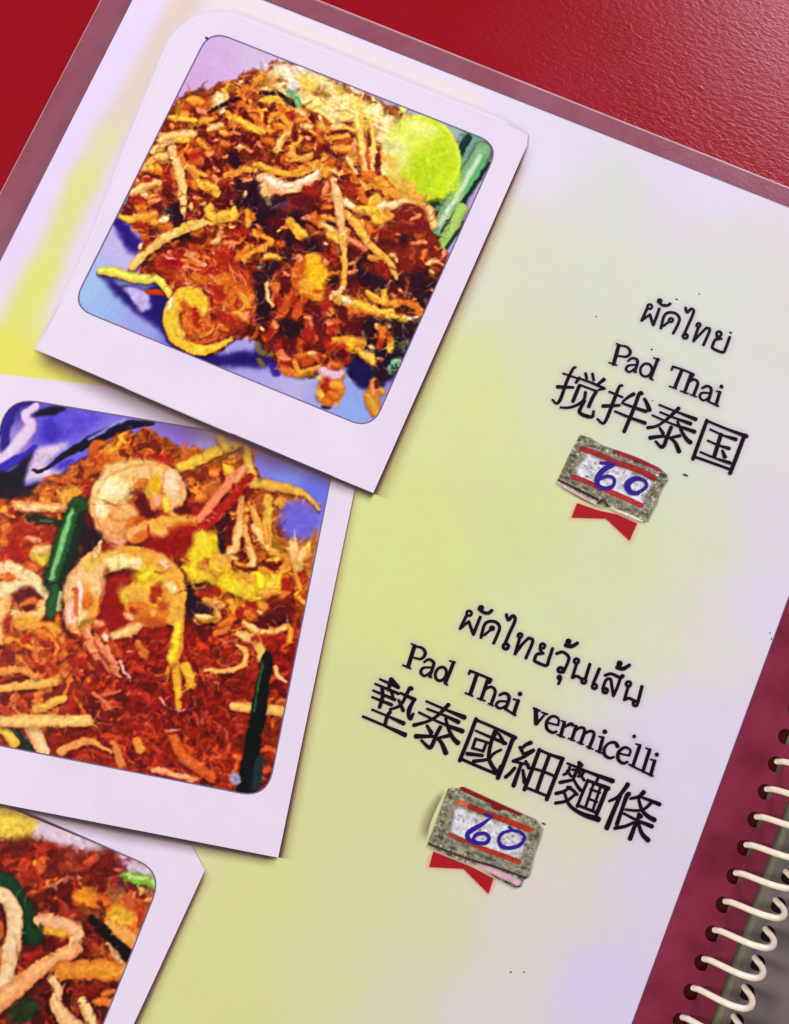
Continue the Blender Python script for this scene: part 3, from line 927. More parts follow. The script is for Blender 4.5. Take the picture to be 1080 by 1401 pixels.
g1 = [(240, 160, 190, 110, 40), (290, 130, 200, 130, 50), (330, 160, 170, 80, 30), (380, 110, 218, 195, 135), (430, 120, 236, 216, 120), (480, 150, 236, 216, 130), (520, 180, 230, 205, 110), (250, 200, 200, 120, 40),
      (300, 220, 130, 35, 15), (340, 200, 170, 80, 25), (380, 190, 200, 120, 40), (430, 190, 210, 140, 50), (480, 220, 215, 150, 50), (520, 240, 212, 142, 50), (200, 240, 212, 155, 75), (230, 270, 190, 110, 40),
      (280, 260, 180, 90, 30), (320, 270, 90, 15, 15), (360, 290, 46, 10, 28), (400, 250, 200, 110, 50), (420, 290, 110, 30, 20), (460, 270, 190, 110, 50), (190, 290, 170, 80, 30), (180, 320, 200, 130, 30),
      (240, 310, 50, 18, 20), (300, 320, 190, 110, 30), (340, 330, 150, 50, 15), (400, 320, 55, 12, 25), (450, 310, 190, 120, 60), (500, 290, 212, 152, 60), (540, 290, 218, 165, 62), (560, 320, 110, 30, 15),
      (590, 340, 130, 45, 20), (250, 370, 165, 45, 18), (300, 360, 170, 60, 18), (350, 350, 160, 60, 20), (260, 430, 190, 90, 30), (310, 420, 175, 72, 20), (360, 390, 45, 12, 25), (400, 380, 170, 60, 20),
      (435, 385, 225, 160, 30), (480, 380, 90, 20, 20), (530, 370, 50, 12, 35), (580, 380, 66, 20, 20), (380, 440, 120, 30, 15), (430, 430, 120, 28, 20), (480, 420, 190, 120, 40), (530, 430, 195, 135, 50),
      (420, 470, 170, 78, 20), (460, 480, 160, 68, 20), (500, 460, 36, 18, 30), (540, 470, 18, 24, 30), (490, 500, 25, 12, 60), (520, 500, 16, 14, 40), (560, 430, 60, 40, 30), (600, 300, 150, 70, 30)]
fg = A.guide(g1, 3.2, 10)
fm = blur(inside(food1, A.px + A.n1 * 7, A.py + np.roll(A.n1, 21, 0) * 7).astype(float), 1.2)[..., None]
tex = 1 + 0.45 * A.n1[..., None] + 0.3 * A.n2[..., None]
fmA = fm
A.img += (np.clip(fg * tex * np.array([0.68, 0.42, 0.4]), 0, 1) - A.img) * fm
base = A.img.copy()
A.img = A.img * (1 - fm) + np.clip(fg, 0, 1) * fm
A_guide = A.img.copy()
inner1 = [(178, 300), (205, 228), (235, 160), (262, 134), (300, 124), (350, 102), (380, 94), (500, 138), (560, 170), (590, 290), (602, 370), (580, 420), (560, 465), (530, 495), (500, 495), (450, 500), (400, 500), (375, 470), (330, 445), (300, 465), (260, 460), (240, 420), (225, 380), (200, 355), (200, 330)]


def food_noodles(C, base, guide, region, passes):
    C.img = base
    for (n_, ln, wd, bright, st, sd) in passes:
        r = random.Random(sd)
        reg = np.asarray(region, float)
        x0, y0, x1, y1 = *reg.min(0), *reg.max(0)
        cnt = 0
        while cnt < n_:
            x, y = r.uniform(x0, x1), r.uniform(y0, y1)
            if not inside(reg, np.array([x]), np.array([y]))[0]:
                continue
            cnt += 1
            L, a, k = r.uniform(*ln), r.uniform(0, 6.283), r.gauss(0, st)
            pts, cx, cy = [], x, y
            for j in range(4):
                pts.append((cx, cy))
                cx += math.cos(a) * L / 3
                cy += math.sin(a) * L / 3
                a += k + r.gauss(0, 0.25)
            q = C.c([(x + r.gauss(0, 6), y + r.gauss(0, 6))])[0]
            ix, iy = int(min(max(q[0], 0), C.w - 1)), int(min(max(q[1], 0), C.h - 1))
            g = guide[iy, ix] * 255
            u = r.random()
            w_ = r.uniform(*wd)
            if u < bright:          # lit strand: orange to yellow
                col = g * np.array([1.16, 1.22, 1.1]) + np.array([12, 16, 2]) * r.random()
                hi = 0.10
            elif u < bright + 0.25:  # sauced strand
                col = g * np.array([1.0, 0.72, 0.6])
                hi = 0.05
            else:                    # gap in shade
                col = g * np.array([0.62, 0.3, 0.38])
                hi = 0
            C.stroke(pts, [w_ * 0.5, w_, w_ * 0.9, w_ * 0.45], np.clip(col, 0, 246), drop=0.3 if hi else 0, shade=0.8, hi=hi, amp=0.14, step=6, soft=1.6)


food_noodles(A, base, A_guide, inner1, [(330, (16, 40), (7, 13), 0.45, 0.4, 3), (420, (10, 30), (5, 9), 0.45, 0.5, 4), (380, (5, 16), (3, 6.5), 0.45, 0.6, 5)])
# pale peanut and rice heap along the top
for (x, y, rx, ry, c) in [(385, 100, 14, 9, (228, 216, 180)), (405, 112, 12, 8, (238, 226, 150)), (430, 108, 12, 8, (225, 200, 70)), (455, 130, 15, 9, (240, 226, 150)), (480, 138, 14, 8, (234, 216, 120)), (502, 152, 16, 8, (238, 222, 150)),
                          (430, 140, 16, 9, (236, 214, 120)), (520, 165, 14, 10, (226, 206, 120)), (465, 158, 12, 8, (232, 200, 90)), (540, 176, 12, 8, (208, 196, 90)), (360, 92, 8, 6, (205, 185, 205)), (396, 126, 10, 7, (234, 214, 140)),
                          (300, 142, 12, 9, (228, 206, 120)), (446, 112, 9, 6, (214, 180, 80)), (415, 96, 12, 6, (232, 226, 200)), (488, 122, 10, 5, (238, 228, 190))]:
    A.spot(x, y, rx, ry, c, 20, 0.5, 0.16, 0.5)
for (x, y, rx, ry) in [(449, 133, 4, 3), (527, 152, 4, 6), (544, 160, 5, 4), (470, 122, 5, 3), (505, 176, 4, 3)]:
    A.spot(x, y, rx, ry, (120, 80, 20), 0, 0.6, op=0.8)
# (the heap is finished below, after the strands)
# spring onion and lime
A.stroke([(652, 190), (625, 235), (606, 275)], 40, (110, 150, 130), shade=0.3, drop=0.2)
A.stroke([(640, 190), (600, 262)], 12, (12, 50, 48), shade=0.2, drop=0)
A.stroke([(660, 206), (630, 262), (602, 312)], 24, (126, 178, 128), shade=0.5, drop=0.6)
A.stroke([(656, 214), (622, 275), (600, 308)], 7, (190, 215, 175), shade=0.2, drop=0, soft=3)
A.stroke([(665, 214), (640, 262)], 7, (90, 175, 95), shade=0.2, drop=0, soft=3)
A.stroke([(670, 224), (640, 268), (606, 318)], 6, (10, 42, 40), shade=0.2, drop=0)
A.stroke([(632, 286), (618, 314), (604, 335)], 16, (160, 200, 96), shade=0.5, drop=0.4)
A.stroke([(636, 304), (612, 340)], 5, (20, 60, 40), shade=0.2, drop=0)
A.spot(592, 278, 14, 9, (14, 36, 30), -20, 0.5)
A.spot(578, 216, 51, 59, (200, 224, 36), -22, 0.08, 0.05, 0.03)
A.spot(588, 226, 34, 38, (176, 208, 16), -22, 0.8, 0.08, 0.12, 0.75)
A.spot(560, 186, 28, 22, (224, 232, 92), -22, 0.9, 0.05, 0.1, 0.8)
A.spot(545, 212, 14, 22, (226, 226, 110), -22, 0.9, 0.06, 0.3, 0.7)
A.spot(618, 232, 10, 36, (214, 238, 70), -10, 0.9, 0.04, 0.1, 0.6)
A.spot(572, 176, 26, 12, (232, 236, 130), 20, 0.9, 0.05, 0.1, 0.75)
A.spot(604, 250, 12, 20, (196, 222, 30), 20, 0.9, 0.05, 0.1, 0.7)
A.spot(534, 214, 12, 16, (226, 200, 90), 0, 0.6, 0.15, 0.5)
A.spot(548, 248, 22, 10, (222, 180, 80), 35, 0.6, 0.15, 0.5)
A.spot(564, 266, 16, 8, (214, 150, 60), 20, 0.6, 0.2, 0.5)
PALE, YEL, ORG = (230, 192, 118), (232, 180, 58), (214, 128, 38)
for (w_, c, pts) in [
    (12, PALE, [(272, 180), (250, 188), (210, 207)]), ([11, 14, 13, 8], (228, 188, 110), [(234, 197), (244, 230), (251, 265), (251, 290)]), (12, (224, 176, 96), [(184, 266), (200, 256), (216, 250)]),
    (11, (226, 170, 80), [(196, 230), (212, 218), (230, 212)]), (12, YEL, [(269, 250), (284, 258), (298, 265)]), (10, (222, 160, 60), [(256, 228), (270, 242)]), (8, ORG, [(338, 150), (350, 165), (362, 174)]),
    (9, (222, 150, 60), [(320, 160), (340, 172), (362, 180)]), (7, (214, 120, 50), [(330, 145), (345, 150), (352, 165)]),
    ([8, 10, 10, 12], (228, 172, 88), [(372, 158), (388, 160), (397, 178), (388, 190), (378, 206)]), (9, (224, 162, 70), [(310, 240), (330, 234), (350, 232)]), (9, (226, 170, 60), [(362, 136), (378, 138), (388, 142)]),
    ([8, 10, 10, 8], (230, 172, 52), [(351, 224), (375, 234), (404, 238), (435, 228), (450, 232)]), (10, (222, 160, 70), [(398, 212), (410, 218), (425, 214)]),
    (9, (224, 170, 60), [(484, 152), (488, 190), (494, 230), (500, 262)]), (9, (222, 160, 66), [(505, 182), (508, 210), (512, 230)]), (9, (226, 176, 80), [(524, 218), (532, 240), (545, 258)]),
    (12, (220, 130, 40), [(500, 240), (520, 258), (552, 272)]), (10, (220, 150, 60), [(448, 188), (462, 186), (476, 184)]), (10, (222, 160, 70), [(455, 205), (470, 202), (482, 210)]),
    (10, (224, 170, 84), [(468, 276), (498, 289), (528, 287), (552, 276), (572, 276), (586, 290), (594, 308)]),
]:
    A.stroke(pts, w_, c, hi=0.05)
A.spot(518, 296, 16, 14, (226, 196, 50), 10, 0.5, 0.2, 0.5)
# dark glazed meat on the right
A.poly([(520, 312), (540, 296), (562, 284), (580, 292), (592, 318), (604, 345), (606, 372), (580, 386), (545, 372), (524, 348), (510, 330)], (112, 30, 12), 2, 0.3, 5)
for (x, y, rx, ry, c) in [(568, 298, 10, 4, (205, 120, 70)), (575, 322, 9, 4, (190, 100, 60)), (572, 332, 10, 3, (200, 120, 70)), (582, 350, 6, 5, (214, 140, 60)), (592, 358, 6, 3, (200, 90, 50)), (545, 330, 6, 3, (170, 80, 50)), (560, 345, 14, 6, (140, 50, 25)), (540, 352, 5, 6, (205, 120, 60))]:
    A.spot(x, y, rx, ry, c, -20, 0.7, 0.3, 0.6)
A.spot(512, 372, 26, 18, (46, 12, 40), 0, 0.5, 0.4, 0.4)
A.spot(560, 390, 26, 14, (60, 18, 26), 10, 0.6, 0.4, 0.4)
A.spot(578, 396, 20, 12, (34, 14, 24), 20, 0.6, 0.4, 0.4)
# shadowed hollow and the prawn in the middle
A.spot(372, 292, 42, 24, (36, 8, 30), 8, 0.5, 0.4, 0.4)
A.spot(352, 268, 12, 26, (38, 8, 28), 0, 0.5, 0.4, 0.4)
A.poly([(356, 262), (376, 270), (400, 268), (430, 250), (444, 240), (448, 262), (436, 285), (412, 292), (385, 290), (362, 285)], (120, 42, 26), 3, 0.35, 5)
A.spot(374, 280, 14, 8, (110, 100, 90), 20, 0.5, 0.3, 0.3, 0.7)
A.stroke([(362, 247), (380, 256), (404, 257), (422, 248), (442, 234)], [26, 22, 17, 16, 12], (238, 190, 138), dark=0.55, shade=0.6, drop=0.6, amp=0.12, soft=2.5)
A.stroke([(364, 243), (382, 252), (404, 252), (424, 243), (438, 234)], [10, 9, 7, 7, 5], (246, 222, 196), shade=0.2, drop=0, soft=4)
A.spot(366, 262, 10, 10, (232, 176, 110), 0, 0.6, 0.15, 0.3)
# strands laid over the middle and right
for (w_, c, pts) in [
    ([9, 9, 9], (222, 156, 52), [(436, 296), (450, 312), (464, 326)]), ([7, 8, 6], (224, 165, 60), [(462, 322), (478, 334), (496, 346)]), (8, (226, 170, 56), [(440, 296), (452, 300), (462, 306)]),
    ([13, 12, 11, 8, 5], (228, 170, 62), [(471, 292), (490, 312), (508, 338), (528, 354), (540, 376)]),
    ([8, 6], (230, 170, 110), [(447, 256), (444, 272)]),
    ([10, 13, 12, 10, 8, 8], (232, 180, 122), [(456, 246), (464, 280), (469, 318), (472, 350), (472, 385), (466, 398), (457, 403)]), ([6, 9, 9], (230, 176, 52), [(470, 322), (472, 352), (471, 388)]),
    (13, (234, 172, 40), [(396, 302), (404, 312), (416, 325)]), (10, (225, 130, 50), [(425, 300), (434, 304), (440, 310)]),
    ([12, 14, 13, 11, 9], (232, 186, 72), [(453, 403), (468, 413), (500, 421), (524, 430), (552, 436)]), ([9, 9, 6], (220, 142, 42), [(530, 416), (552, 414), (577, 428)]), ([7, 7, 4], (224, 165, 56), [(503, 402), (518, 414), (527, 398), (534, 385)]),
    ([11, 13, 13], (204, 92, 26), [(411, 352), (404, 396), (388, 428), (366, 462)]), ([9, 11, 9], (184, 72, 20), [(422, 400), (410, 425), (402, 436)]), (7, (206, 110, 60), [(366, 384), (376, 400), (372, 420)]), (6, (226, 170, 60), [(364, 390), (366, 408), (374, 420)]),
    ([12, 15, 13], (226, 152, 44), [(457, 472), (476, 466), (496, 472)]), ([10, 13], (232, 178, 62), [(490, 480), (512, 496)]), (8, (224, 170, 56), [(535, 450), (535, 482)]), (9, (210, 100, 50), [(516, 446), (522, 462), (518, 474)]),
    (8, (226, 140, 60), [(516, 446), (528, 454)]), ([7, 9, 9, 7], (224, 148, 44), [(382, 484), (390, 504), (415, 512), (438, 500)]), ([8, 9], (206, 100, 50), [(380, 476), (392, 490)]), (9, (214, 110, 40), [(406, 488), (420, 484), (432, 490)]),
    (9, (196, 80, 40), [(450, 452), (456, 440), (468, 444)]), (6, (180, 60, 26), [(430, 430), (426, 450), (434, 465)]),
]:
    A.stroke(pts, w_, c, hi=0.06)
A.poly([(423, 352), (435, 347), (447, 368), (449, 398), (440, 414), (430, 416), (414, 398), (416, 372)], (236, 172, 26), 1.6, 0.16, 5)
A.stroke([(424, 358), (420, 380), (418, 402)], 6, (206, 96, 22), drop=0.2)
# lower shadowed corner with herbs
for (x, y, rx, ry, c) in [(505, 452, 20, 14, (26, 18, 28)), (548, 462, 18, 30, (18, 24, 26)), (530, 500, 18, 16, (16, 14, 36)), (498, 505, 22, 12, (22, 10, 66))]:
    A.spot(x, y, rx, ry, c, -20, 0.6, 0.5, 0.4, 0.9)
for k in range(46):
    x, y = 545 + rng.normal(0, 12), 460 + rng.normal(0, 20)
    A.spot(x, y, 2.4, 1.8, (70, 90, 80), 0, 0.6, op=0.7)
A.stroke([(533, 512), (536, 498), (546, 494), (546, 502)], 5, (90, 165, 130), drop=0)
A.spot(359, 367, 6, 4, (96, 150, 100), 0, 0.6)
A.spot(372, 352, 12, 6, (226, 150, 50), 10, 0.5)
for (x, y, rx, ry) in [(360, 345, 14, 7), (362, 400, 9, 20), (358, 430, 10, 20), (395, 452, 16, 9), (250, 300, 12, 16), (330, 255, 9, 12), (342, 275, 26, 7), (298, 302, 8, 5)]:
    A.spot(x, y, rx, ry, (30, 10, 24), 0, 0.8, 0.4, 0.5, 0.75)
# red glass-noodle bundle and the rolled egg
A.poly([(206, 352), (240, 340), (280, 345), (320, 352), (348, 376), (352, 410), (345, 435), (318, 462), (290, 440), (255, 395), (236, 398), (214, 372)], (166, 48, 18), 2.5, 0.25, 5)
rr = random.Random(8)
for k in range(120):
    t = rr.random()
    x, y = 225 + 110 * t + rr.gauss(0, 8), 352 + 50 * t + rr.gauss(0, 16)
    L = rr.uniform(8, 30)
    a = 0.35 + t * 0.7 + rr.gauss(0, 0.15)
    c = rr.choice([(196, 84, 36), (150, 30, 16), (214, 110, 60), (180, 60, 24), (224, 130, 80), (120, 16, 12)])
    A.stroke([(x, y), (x + L * .5 * math.cos(a), y + L * .5 * math.sin(a)), (x + L * math.cos(a + .3), y + L * math.sin(a + .3))], rr.uniform(1.6, 3.2), c, drop=0.25, hi=0.05)
for (pts) in [[(224, 350), (240, 356)], [(230, 346), (236, 352)], [(256, 348), (282, 362)]]:
    A.stroke(pts, 2.2, (248, 180, 140), drop=0, shade=0.2)
A.spot(322, 412, 28, 26, (196, 98, 26), 0, 0.4, 0.3, 0.3)
for k in range(26):
    a0 = rr.uniform(0, 6.28)
    rd = rr.uniform(8, 27)
    A.stroke([(322 + rd * math.cos(a0 + j * .4), 412 + rd * math.sin(a0 + j * .4)) for j in range(4)], rr.uniform(2, 4), rr.choice([(224, 150, 50), (206, 110, 30), (170, 60, 18), (230, 168, 70)]), drop=0.3)
A.spot(272, 438, 42, 44, (186, 82, 28), 0, 0.12, 0.35, 0.15)
for k in range(34):
    a0 = rr.uniform(0, 6.28)
    rd = rr.uniform(4, 28)
    A.stroke([(278 + rd * math.cos(a0 + j * .35), 442 + rd * math.sin(a0 + j * .35)) for j in range(4)], rr.uniform(3, 6), rr.choice([(220, 140, 46), (196, 84, 30), (150, 44, 16), (226, 120, 70), (210, 110, 30)]), drop=0.4, hi=0.04)
A.stroke([(290, 434), (284, 414), (268, 402), (250, 406), (237, 424), (234, 446), (248, 468), (274, 480), (300, 474), (316, 464)], [9, 15, 22, 24, 22, 20, 18, 16, 11, 8], (230, 188, 52), dark=0.5, drop=0.6, amp=0.2, soft=1.8, hi=0.06)
A.stroke([(244, 420), (262, 410), (280, 420)], [16, 20, 12], (230, 178, 44), drop=0.1, soft=4)
A.stroke([(262, 428), (266, 446), (276, 460)], [8, 10, 6], (226, 134, 44), drop=0.3, soft=3)
# bean sprouts reaching over the plate
A.stroke([(182, 366), (197, 350), (222, 328), (250, 316), (280, 305)], [12, 13, 14, 13, 12], (228, 192, 104), hi=0.08, drop=0.6)
A.stroke([(278, 306), (300, 300), (322, 296), (320, 286)], [12, 13, 11, 8], (232, 184, 52), drop=0.5)
A.stroke([(290, 296), (290, 282)], 8, (232, 184, 52), drop=0.3)
A.stroke([(138, 371), (152, 372), (172, 377), (196, 382), (214, 382), (224, 392), (231, 402)], [10, 16, 15, 14, 13, 12, 9], (214, 206, 84), hi=0.08, drop=0.75, dark=0.5)
A.stroke([(160, 374), (180, 378)], 8, (234, 232, 96), drop=0, shade=0.3, soft=3)
A.stroke([(166, 299), (180, 300), (196, 302), (214, 296)], [6, 12, 12, 9], (226, 160, 34), drop=0.4)
A.stroke([(293, 151), (306, 146), (322, 137)], [4, 6, 5], (22, 10, 12), drop=0, shade=0.2)
A.stroke([(356, 128), (372, 129), (386, 131), (396, 140), (402, 145)], [4, 6, 6, 8, 5], (12, 26, 22), drop=0, shade=0.2)
A.stroke([(396, 124), (404, 132), (409, 144)], [7, 10, 6], (92, 160, 110), drop=0.2, shade=0.4)
A.spot(452, 534, 19, 21, (196, 120, 48), 0, 0.3, 0.5, 0.35)
for k in range(18):
    A.spot(452 + rng.normal(0, 9), 532 + rng.normal(0, 10), 3.5, 3, [(232, 180, 70), (120, 50, 20), (214, 140, 60)][k % 3], 0, 0.6)
A.stroke([(512, 524), (511, 545), (513, 566)], [14, 22, 14], (206, 142, 50), amp=0.25, drop=0.15, soft=4)
A.spot(457, 500, 8, 6, (196, 84, 40), 0, 0.5)
D8 = 8.308
dabs(A, D8, 200, 110, "20 b 420,300 700,260;14 a 500,230 620,250;10 g 400,270 350,370;9 d 540,350 640,400;9 p 600,340 700,380;16 w 830,190 830,270;12 g 930,110 1000,100;9 a 1050,140 1060,150;10 y 280,430 430,440 560,470;12 a 620,470 780,440;7 g 500,520 650,500;6 d 380,560 500,565;8 d 560,550 700,530 850,450;8 k 720,360 850,300 1020,220;14 d 980,320 900,430;7 w 850,380 890,360;9 a 930,380 950,440;8 y 1030,480 1060,460;10 c 720,560 860,510;9 d 600,600 650,600;10 a 850,600 900,620;14 c 160,690 300,640 540,610;10 y 340,690 480,690;8 g 120,820 280,760;7 d 230,770 290,750;8 d 700,680 760,730;8 p 790,690 800,690;8 b 540,700 570,720;10 a 600,680 720,780;12 o 880,720 920,740;14 d 1000,680 1060,660;16 k 980,860 1040,960;6 p 1060,750 1080,760;10 o 440,800 560,830;14 r 620,850 500,880;16 d 720,900 820,1000;6 p 700,820 740,850;8 p 880,880 920,870;8 d 440,880 460,890;10 a 500,980 600,1050;8 d 600,990 660,1010;6 p 780,1000 830,1040;12 c 120,880 230,870;5 d 100,980 200,970;10 y 20,1020 150,1030;12 r 220,1040 250,1000;10 o 390,850 440,960")
dabs(A, D8, 320, 80, "14 a 250,260 330,180;10 g 300,300 350,290;12 o 200,330 100,380;9 c 320,350 420,360;16 w 430,200 560,120;14 w 500,320 620,330;10 g 560,170 540,220;16 y 740,220 830,300;18 w 900,200 1000,260;12 g 1030,420 1070,380;8 k 320,390 440,410 520,410;8 G 560,440 640,510 670,530;12 L 640,380 720,440 740,520;12 y 340,480 480,460;10 a 560,560 620,600;14 w 780,480 1000,500;12 y 850,540 1000,600;8 o 60,520 110,500;16 d 110,600 200,680;8 o 120,530 220,650 350,760;7 a 190,490 300,600 330,720;7 b 230,520 260,560;10 d 400,580 500,580;8 d 370,640 370,740;9 a 410,720 430,660 520,640 600,720 640,850;9 o 500,560 580,600;8 c 640,860 560,900 500,1000 520,1050;7 o 440,850 480,800 540,800;8 d 450,880 500,860;12 r 640,640 660,680;12 y 20,690 180,780 330,840;14 d 60,900 240,980;6 p 0,850 60,860;6 w 60,1000 110,1010;8 p 160,1040 200,1060;10 o 330,920 440,950;8 p 280,960 290,1000;12 d 700,800 690,920;14 d 820,870 900,940;8 p 840,900 850,920;9 d 870,630 900,700;10 a 700,720 800,700;10 c 780,780 880,780;12 a 960,760 1060,820;10 o 960,900 1000,950;6 g 720,1000 820,1050;8 w 800,640 720,600;6 b 1040,690 1080,700")
dabs(A, D8, 440, 120, "16 y 160,50 200,40;10 g 30,90 80,50;16 w 230,140 120,180;14 w 60,240 180,320;14 a 330,260 300,220;14 y 430,200 420,400 440,560;12 y 540,240 540,320;14 w 640,220 620,300;8 g 200,250 210,260;5 k 720,270 740,300;8 k 840,410 900,340 910,300;6 g 930,420 950,430;14 w 780,360 740,430;10 a 960,340 1000,330;9 b 570,480 660,430;8 d 545,500 550,660;8 a 690,470 690,500;5 L 720,520 730,530;14 w 660,600 820,560;12 d 330,380 330,440;10 c 120,460 220,440;7 b 20,370 90,380;7 d 80,540 200,520 300,500 360,570;9 a 130,590 300,550;7 b 180,620 320,610;12 a 200,700 380,680;8 p 370,640 380,720;12 d 40,690 120,750;6 d 150,780 260,780 300,880 340,940;9 c 470,640 490,760 500,940;9 c 570,700 570,860 590,940;5 b 420,680 440,900;6 b 530,700 530,900;8 d 640,700 640,900 670,1000;12 o 700,780 800,840 860,940;12 c 730,880 800,1000;12 y 860,900 960,1000;9 c 300,800 360,880;10 d 400,880 430,1000;8 y 40,920 80,960;8 c 150,940 180,980;10 o 130,850 60,860;8 c 380,950 390,970;10 d 230,1020 320,1040;14 o 520,1000 700,1040;8 p 100,1050 160,1060;8 o 340,1040 400,1050")
dabs(A, D8, 160, 220, "8 y 330,100 480,60;6 g 430,60 500,60;10 o 440,120 500,170;7 d 310,160 480,200;6 c 310,200 360,200;16 r 560,180 600,220;20 d 560,350 620,420;12 c 200,360 300,290 430,250;10 r 300,220 380,230;16 r 200,470 300,440;8 c 290,400 340,400;10 o 290,520 330,540;14 d 120,570 200,590;8 p 380,470 470,450;14 d 440,540 500,580;6 K 540,590 580,550 620,580;24 k 660,560 700,740;8 y 60,650 200,690;14 a 240,640 350,640 440,620;12 a 420,700 480,700;10 w 520,680 580,670;16 o 540,760 600,760;14 r 230,740 300,760;10 o 290,860 340,880;8 p 430,830 480,880;16 d 380,800 430,920;12 r 340,940 420,960;10 a 820,60 900,130 1000,170;10 o 850,250 900,320;12 y 940,240 1060,320;10 d 940,370 1050,400;10 d 820,380 900,440;6 p 870,420 930,430;6 c 850,500 860,570;8 r 900,480 940,560;6 c 980,500 1010,490;8 d 980,560 1000,640;10 r 800,620 880,660;6 c 1060,560 1070,620;8 r 950,760 1050,740;12 d 880,900 1060,900;8 r 820,960 1000,1000;10 o 880,800 960,800;6 c 260,1000 270,960;5 p 600,1040 700,1060")
A.stroke([(234, 204), (244, 230), (251, 265), (251, 290)], [11, 14, 13, 8], (228, 188, 110), hi=0.08, drop=0.5, soft=2)
A.stroke([(182, 366), (197, 350), (222, 328), (250, 316), (280, 305)], [12, 13, 14, 13, 12], (228, 190, 104), hi=0.06, drop=0.5, soft=2, dark=0.6)
A.stroke([(246, 318), (256, 308), (268, 306)], [8, 12, 9], (224, 190, 80), drop=0.1, soft=3)
dabs(A, D8, 280, 220, "20 d 100,40 40,60;14 k 330,40 400,30;6 b 230,80 250,160;10 a 250,170 360,150 440,100 570,110;8 p 110,180 150,230;6 p 110,90 160,120;10 y 20,260 140,330;20 d 250,330 300,380;5 p 290,260 330,260;6 r 210,270 280,260;6 p 440,230 540,220;12 k 600,260 580,420;6 c 480,360 460,420;30 k 640,560 800,620;16 k 420,480 500,480;14 d 140,480 200,520;6 p 300,500 310,460;16 y 60,560 80,680;12 y 100,660 200,620 300,600;9 y 320,560 350,600 330,640;10 a 480,560 500,640 500,740;10 o 540,620 560,660;16 k 780,480 900,460;8 L2 700,430 740,500;6 P 880,520 940,480;20 d 760,700 900,680;6 c 840,800 860,790;6 p 880,760 940,760;9 y 960,700 1060,840;6 w 300,760 330,760;8 p 190,780 170,860 130,920;20 r 330,860 420,820;8 p 230,960 350,930;14 r 100,1000 240,1000;8 p 600,740 620,780;10 o 600,800 640,820;7 a 560,800 600,860 640,860;9 a 660,860 760,920 700,980 600,1020 480,1050;10 d 500,880 560,900;6 p 480,1000 560,970;10 o 840,940 900,950;20 k 960,880 1000,1000;8 c 720,1070 800,1070;12 b 60,900 20,960")
dabs(A, D8, 500, 250, "8 d 40,150 120,100 200,160;14 a 120,60 300,110 450,170;8 d 470,130 520,150 560,100;12 y 40,240 130,200;12 w 200,270 400,230;10 c 400,220 520,210 620,260;14 y 100,400 160,470;6 g 200,340 220,340;10 a 300,380 220,420;6 o 0,440 60,540;12 c 620,240 720,320 780,500;30 R 400,480 600,350;26 R 640,460 620,560;26 R 300,600 200,580;24 R 740,740 640,860 760,860;26 R 500,900 400,860;6 p 520,430 560,410 620,370;5 b 440,460 540,470;4 p 360,580 380,590;6 b 560,600 640,620 690,560;6 p 550,680 680,680;8 o 640,850 680,800 690,780;6 o 800,740 820,760;6 p 700,930 780,890 840,920;6 p 860,930 880,950;6 b 540,800 520,860;6 c 290,830 330,850 360,900;4 w 110,630 150,640;16 k 440,640 420,700;9 d 180,690 440,720;14 d 560,1000 680,980;12 k 720,1040 640,1060;8 g 750,1000 760,1060;24 r 150,940 240,1020;16 k 40,1030 60,1070;8 p 900,780 860,860")
dabs(A, D8, 470, 350, "24 k 250,180 300,280;16 d 60,300 140,350;16 k 380,320 440,380;18 R 280,120 460,200;16 R 620,160 760,150;5 p 70,100 150,70;6 p 60,200 140,180;10 a 300,20 460,30;8 c 460,30 540,110 580,200 600,250;4 P 590,270 520,330 480,370;7 y 270,410 340,460 420,530;9 y 470,400 470,470 460,540;14 d 560,360 600,420;6 b 730,260 730,360 690,460;6 p 640,390 650,420;5 p 560,440 580,460;22 k 830,260 860,380;12 k 880,520 900,560;6 c 990,180 1010,200;5 p 790,490 810,500;6 p 1000,380 1010,400;9 c 950,100 1000,70 1060,70;13 y 20,500 140,540 240,590 330,630;8 o 60,600 180,650 320,660;12 a 540,540 640,530;9 o 640,520 780,550 900,620;8 o 820,660 900,680;10 y 420,640 560,630;9 y 560,680 640,700 720,730;7 w 720,710 830,700;6 d 600,620 700,650 790,680;20 d 60,760 200,720;20 d 180,860 60,840;22 k 580,780 620,860;20 k 760,820 720,900;18 k 260,800 300,860;6 c 370,790 420,830;10 o 420,830 470,870;6 w 510,800 540,810;10 r 400,1000 420,960;10 o 390,920 450,930;8 b 540,880 540,960;8 y 540,960 545,1060;12 y 40,980 160,990;8 a 180,980 230,1000;4 K 660,960 700,1010;4 K 720,950 730,1030;5 K 640,1030 690,1060")
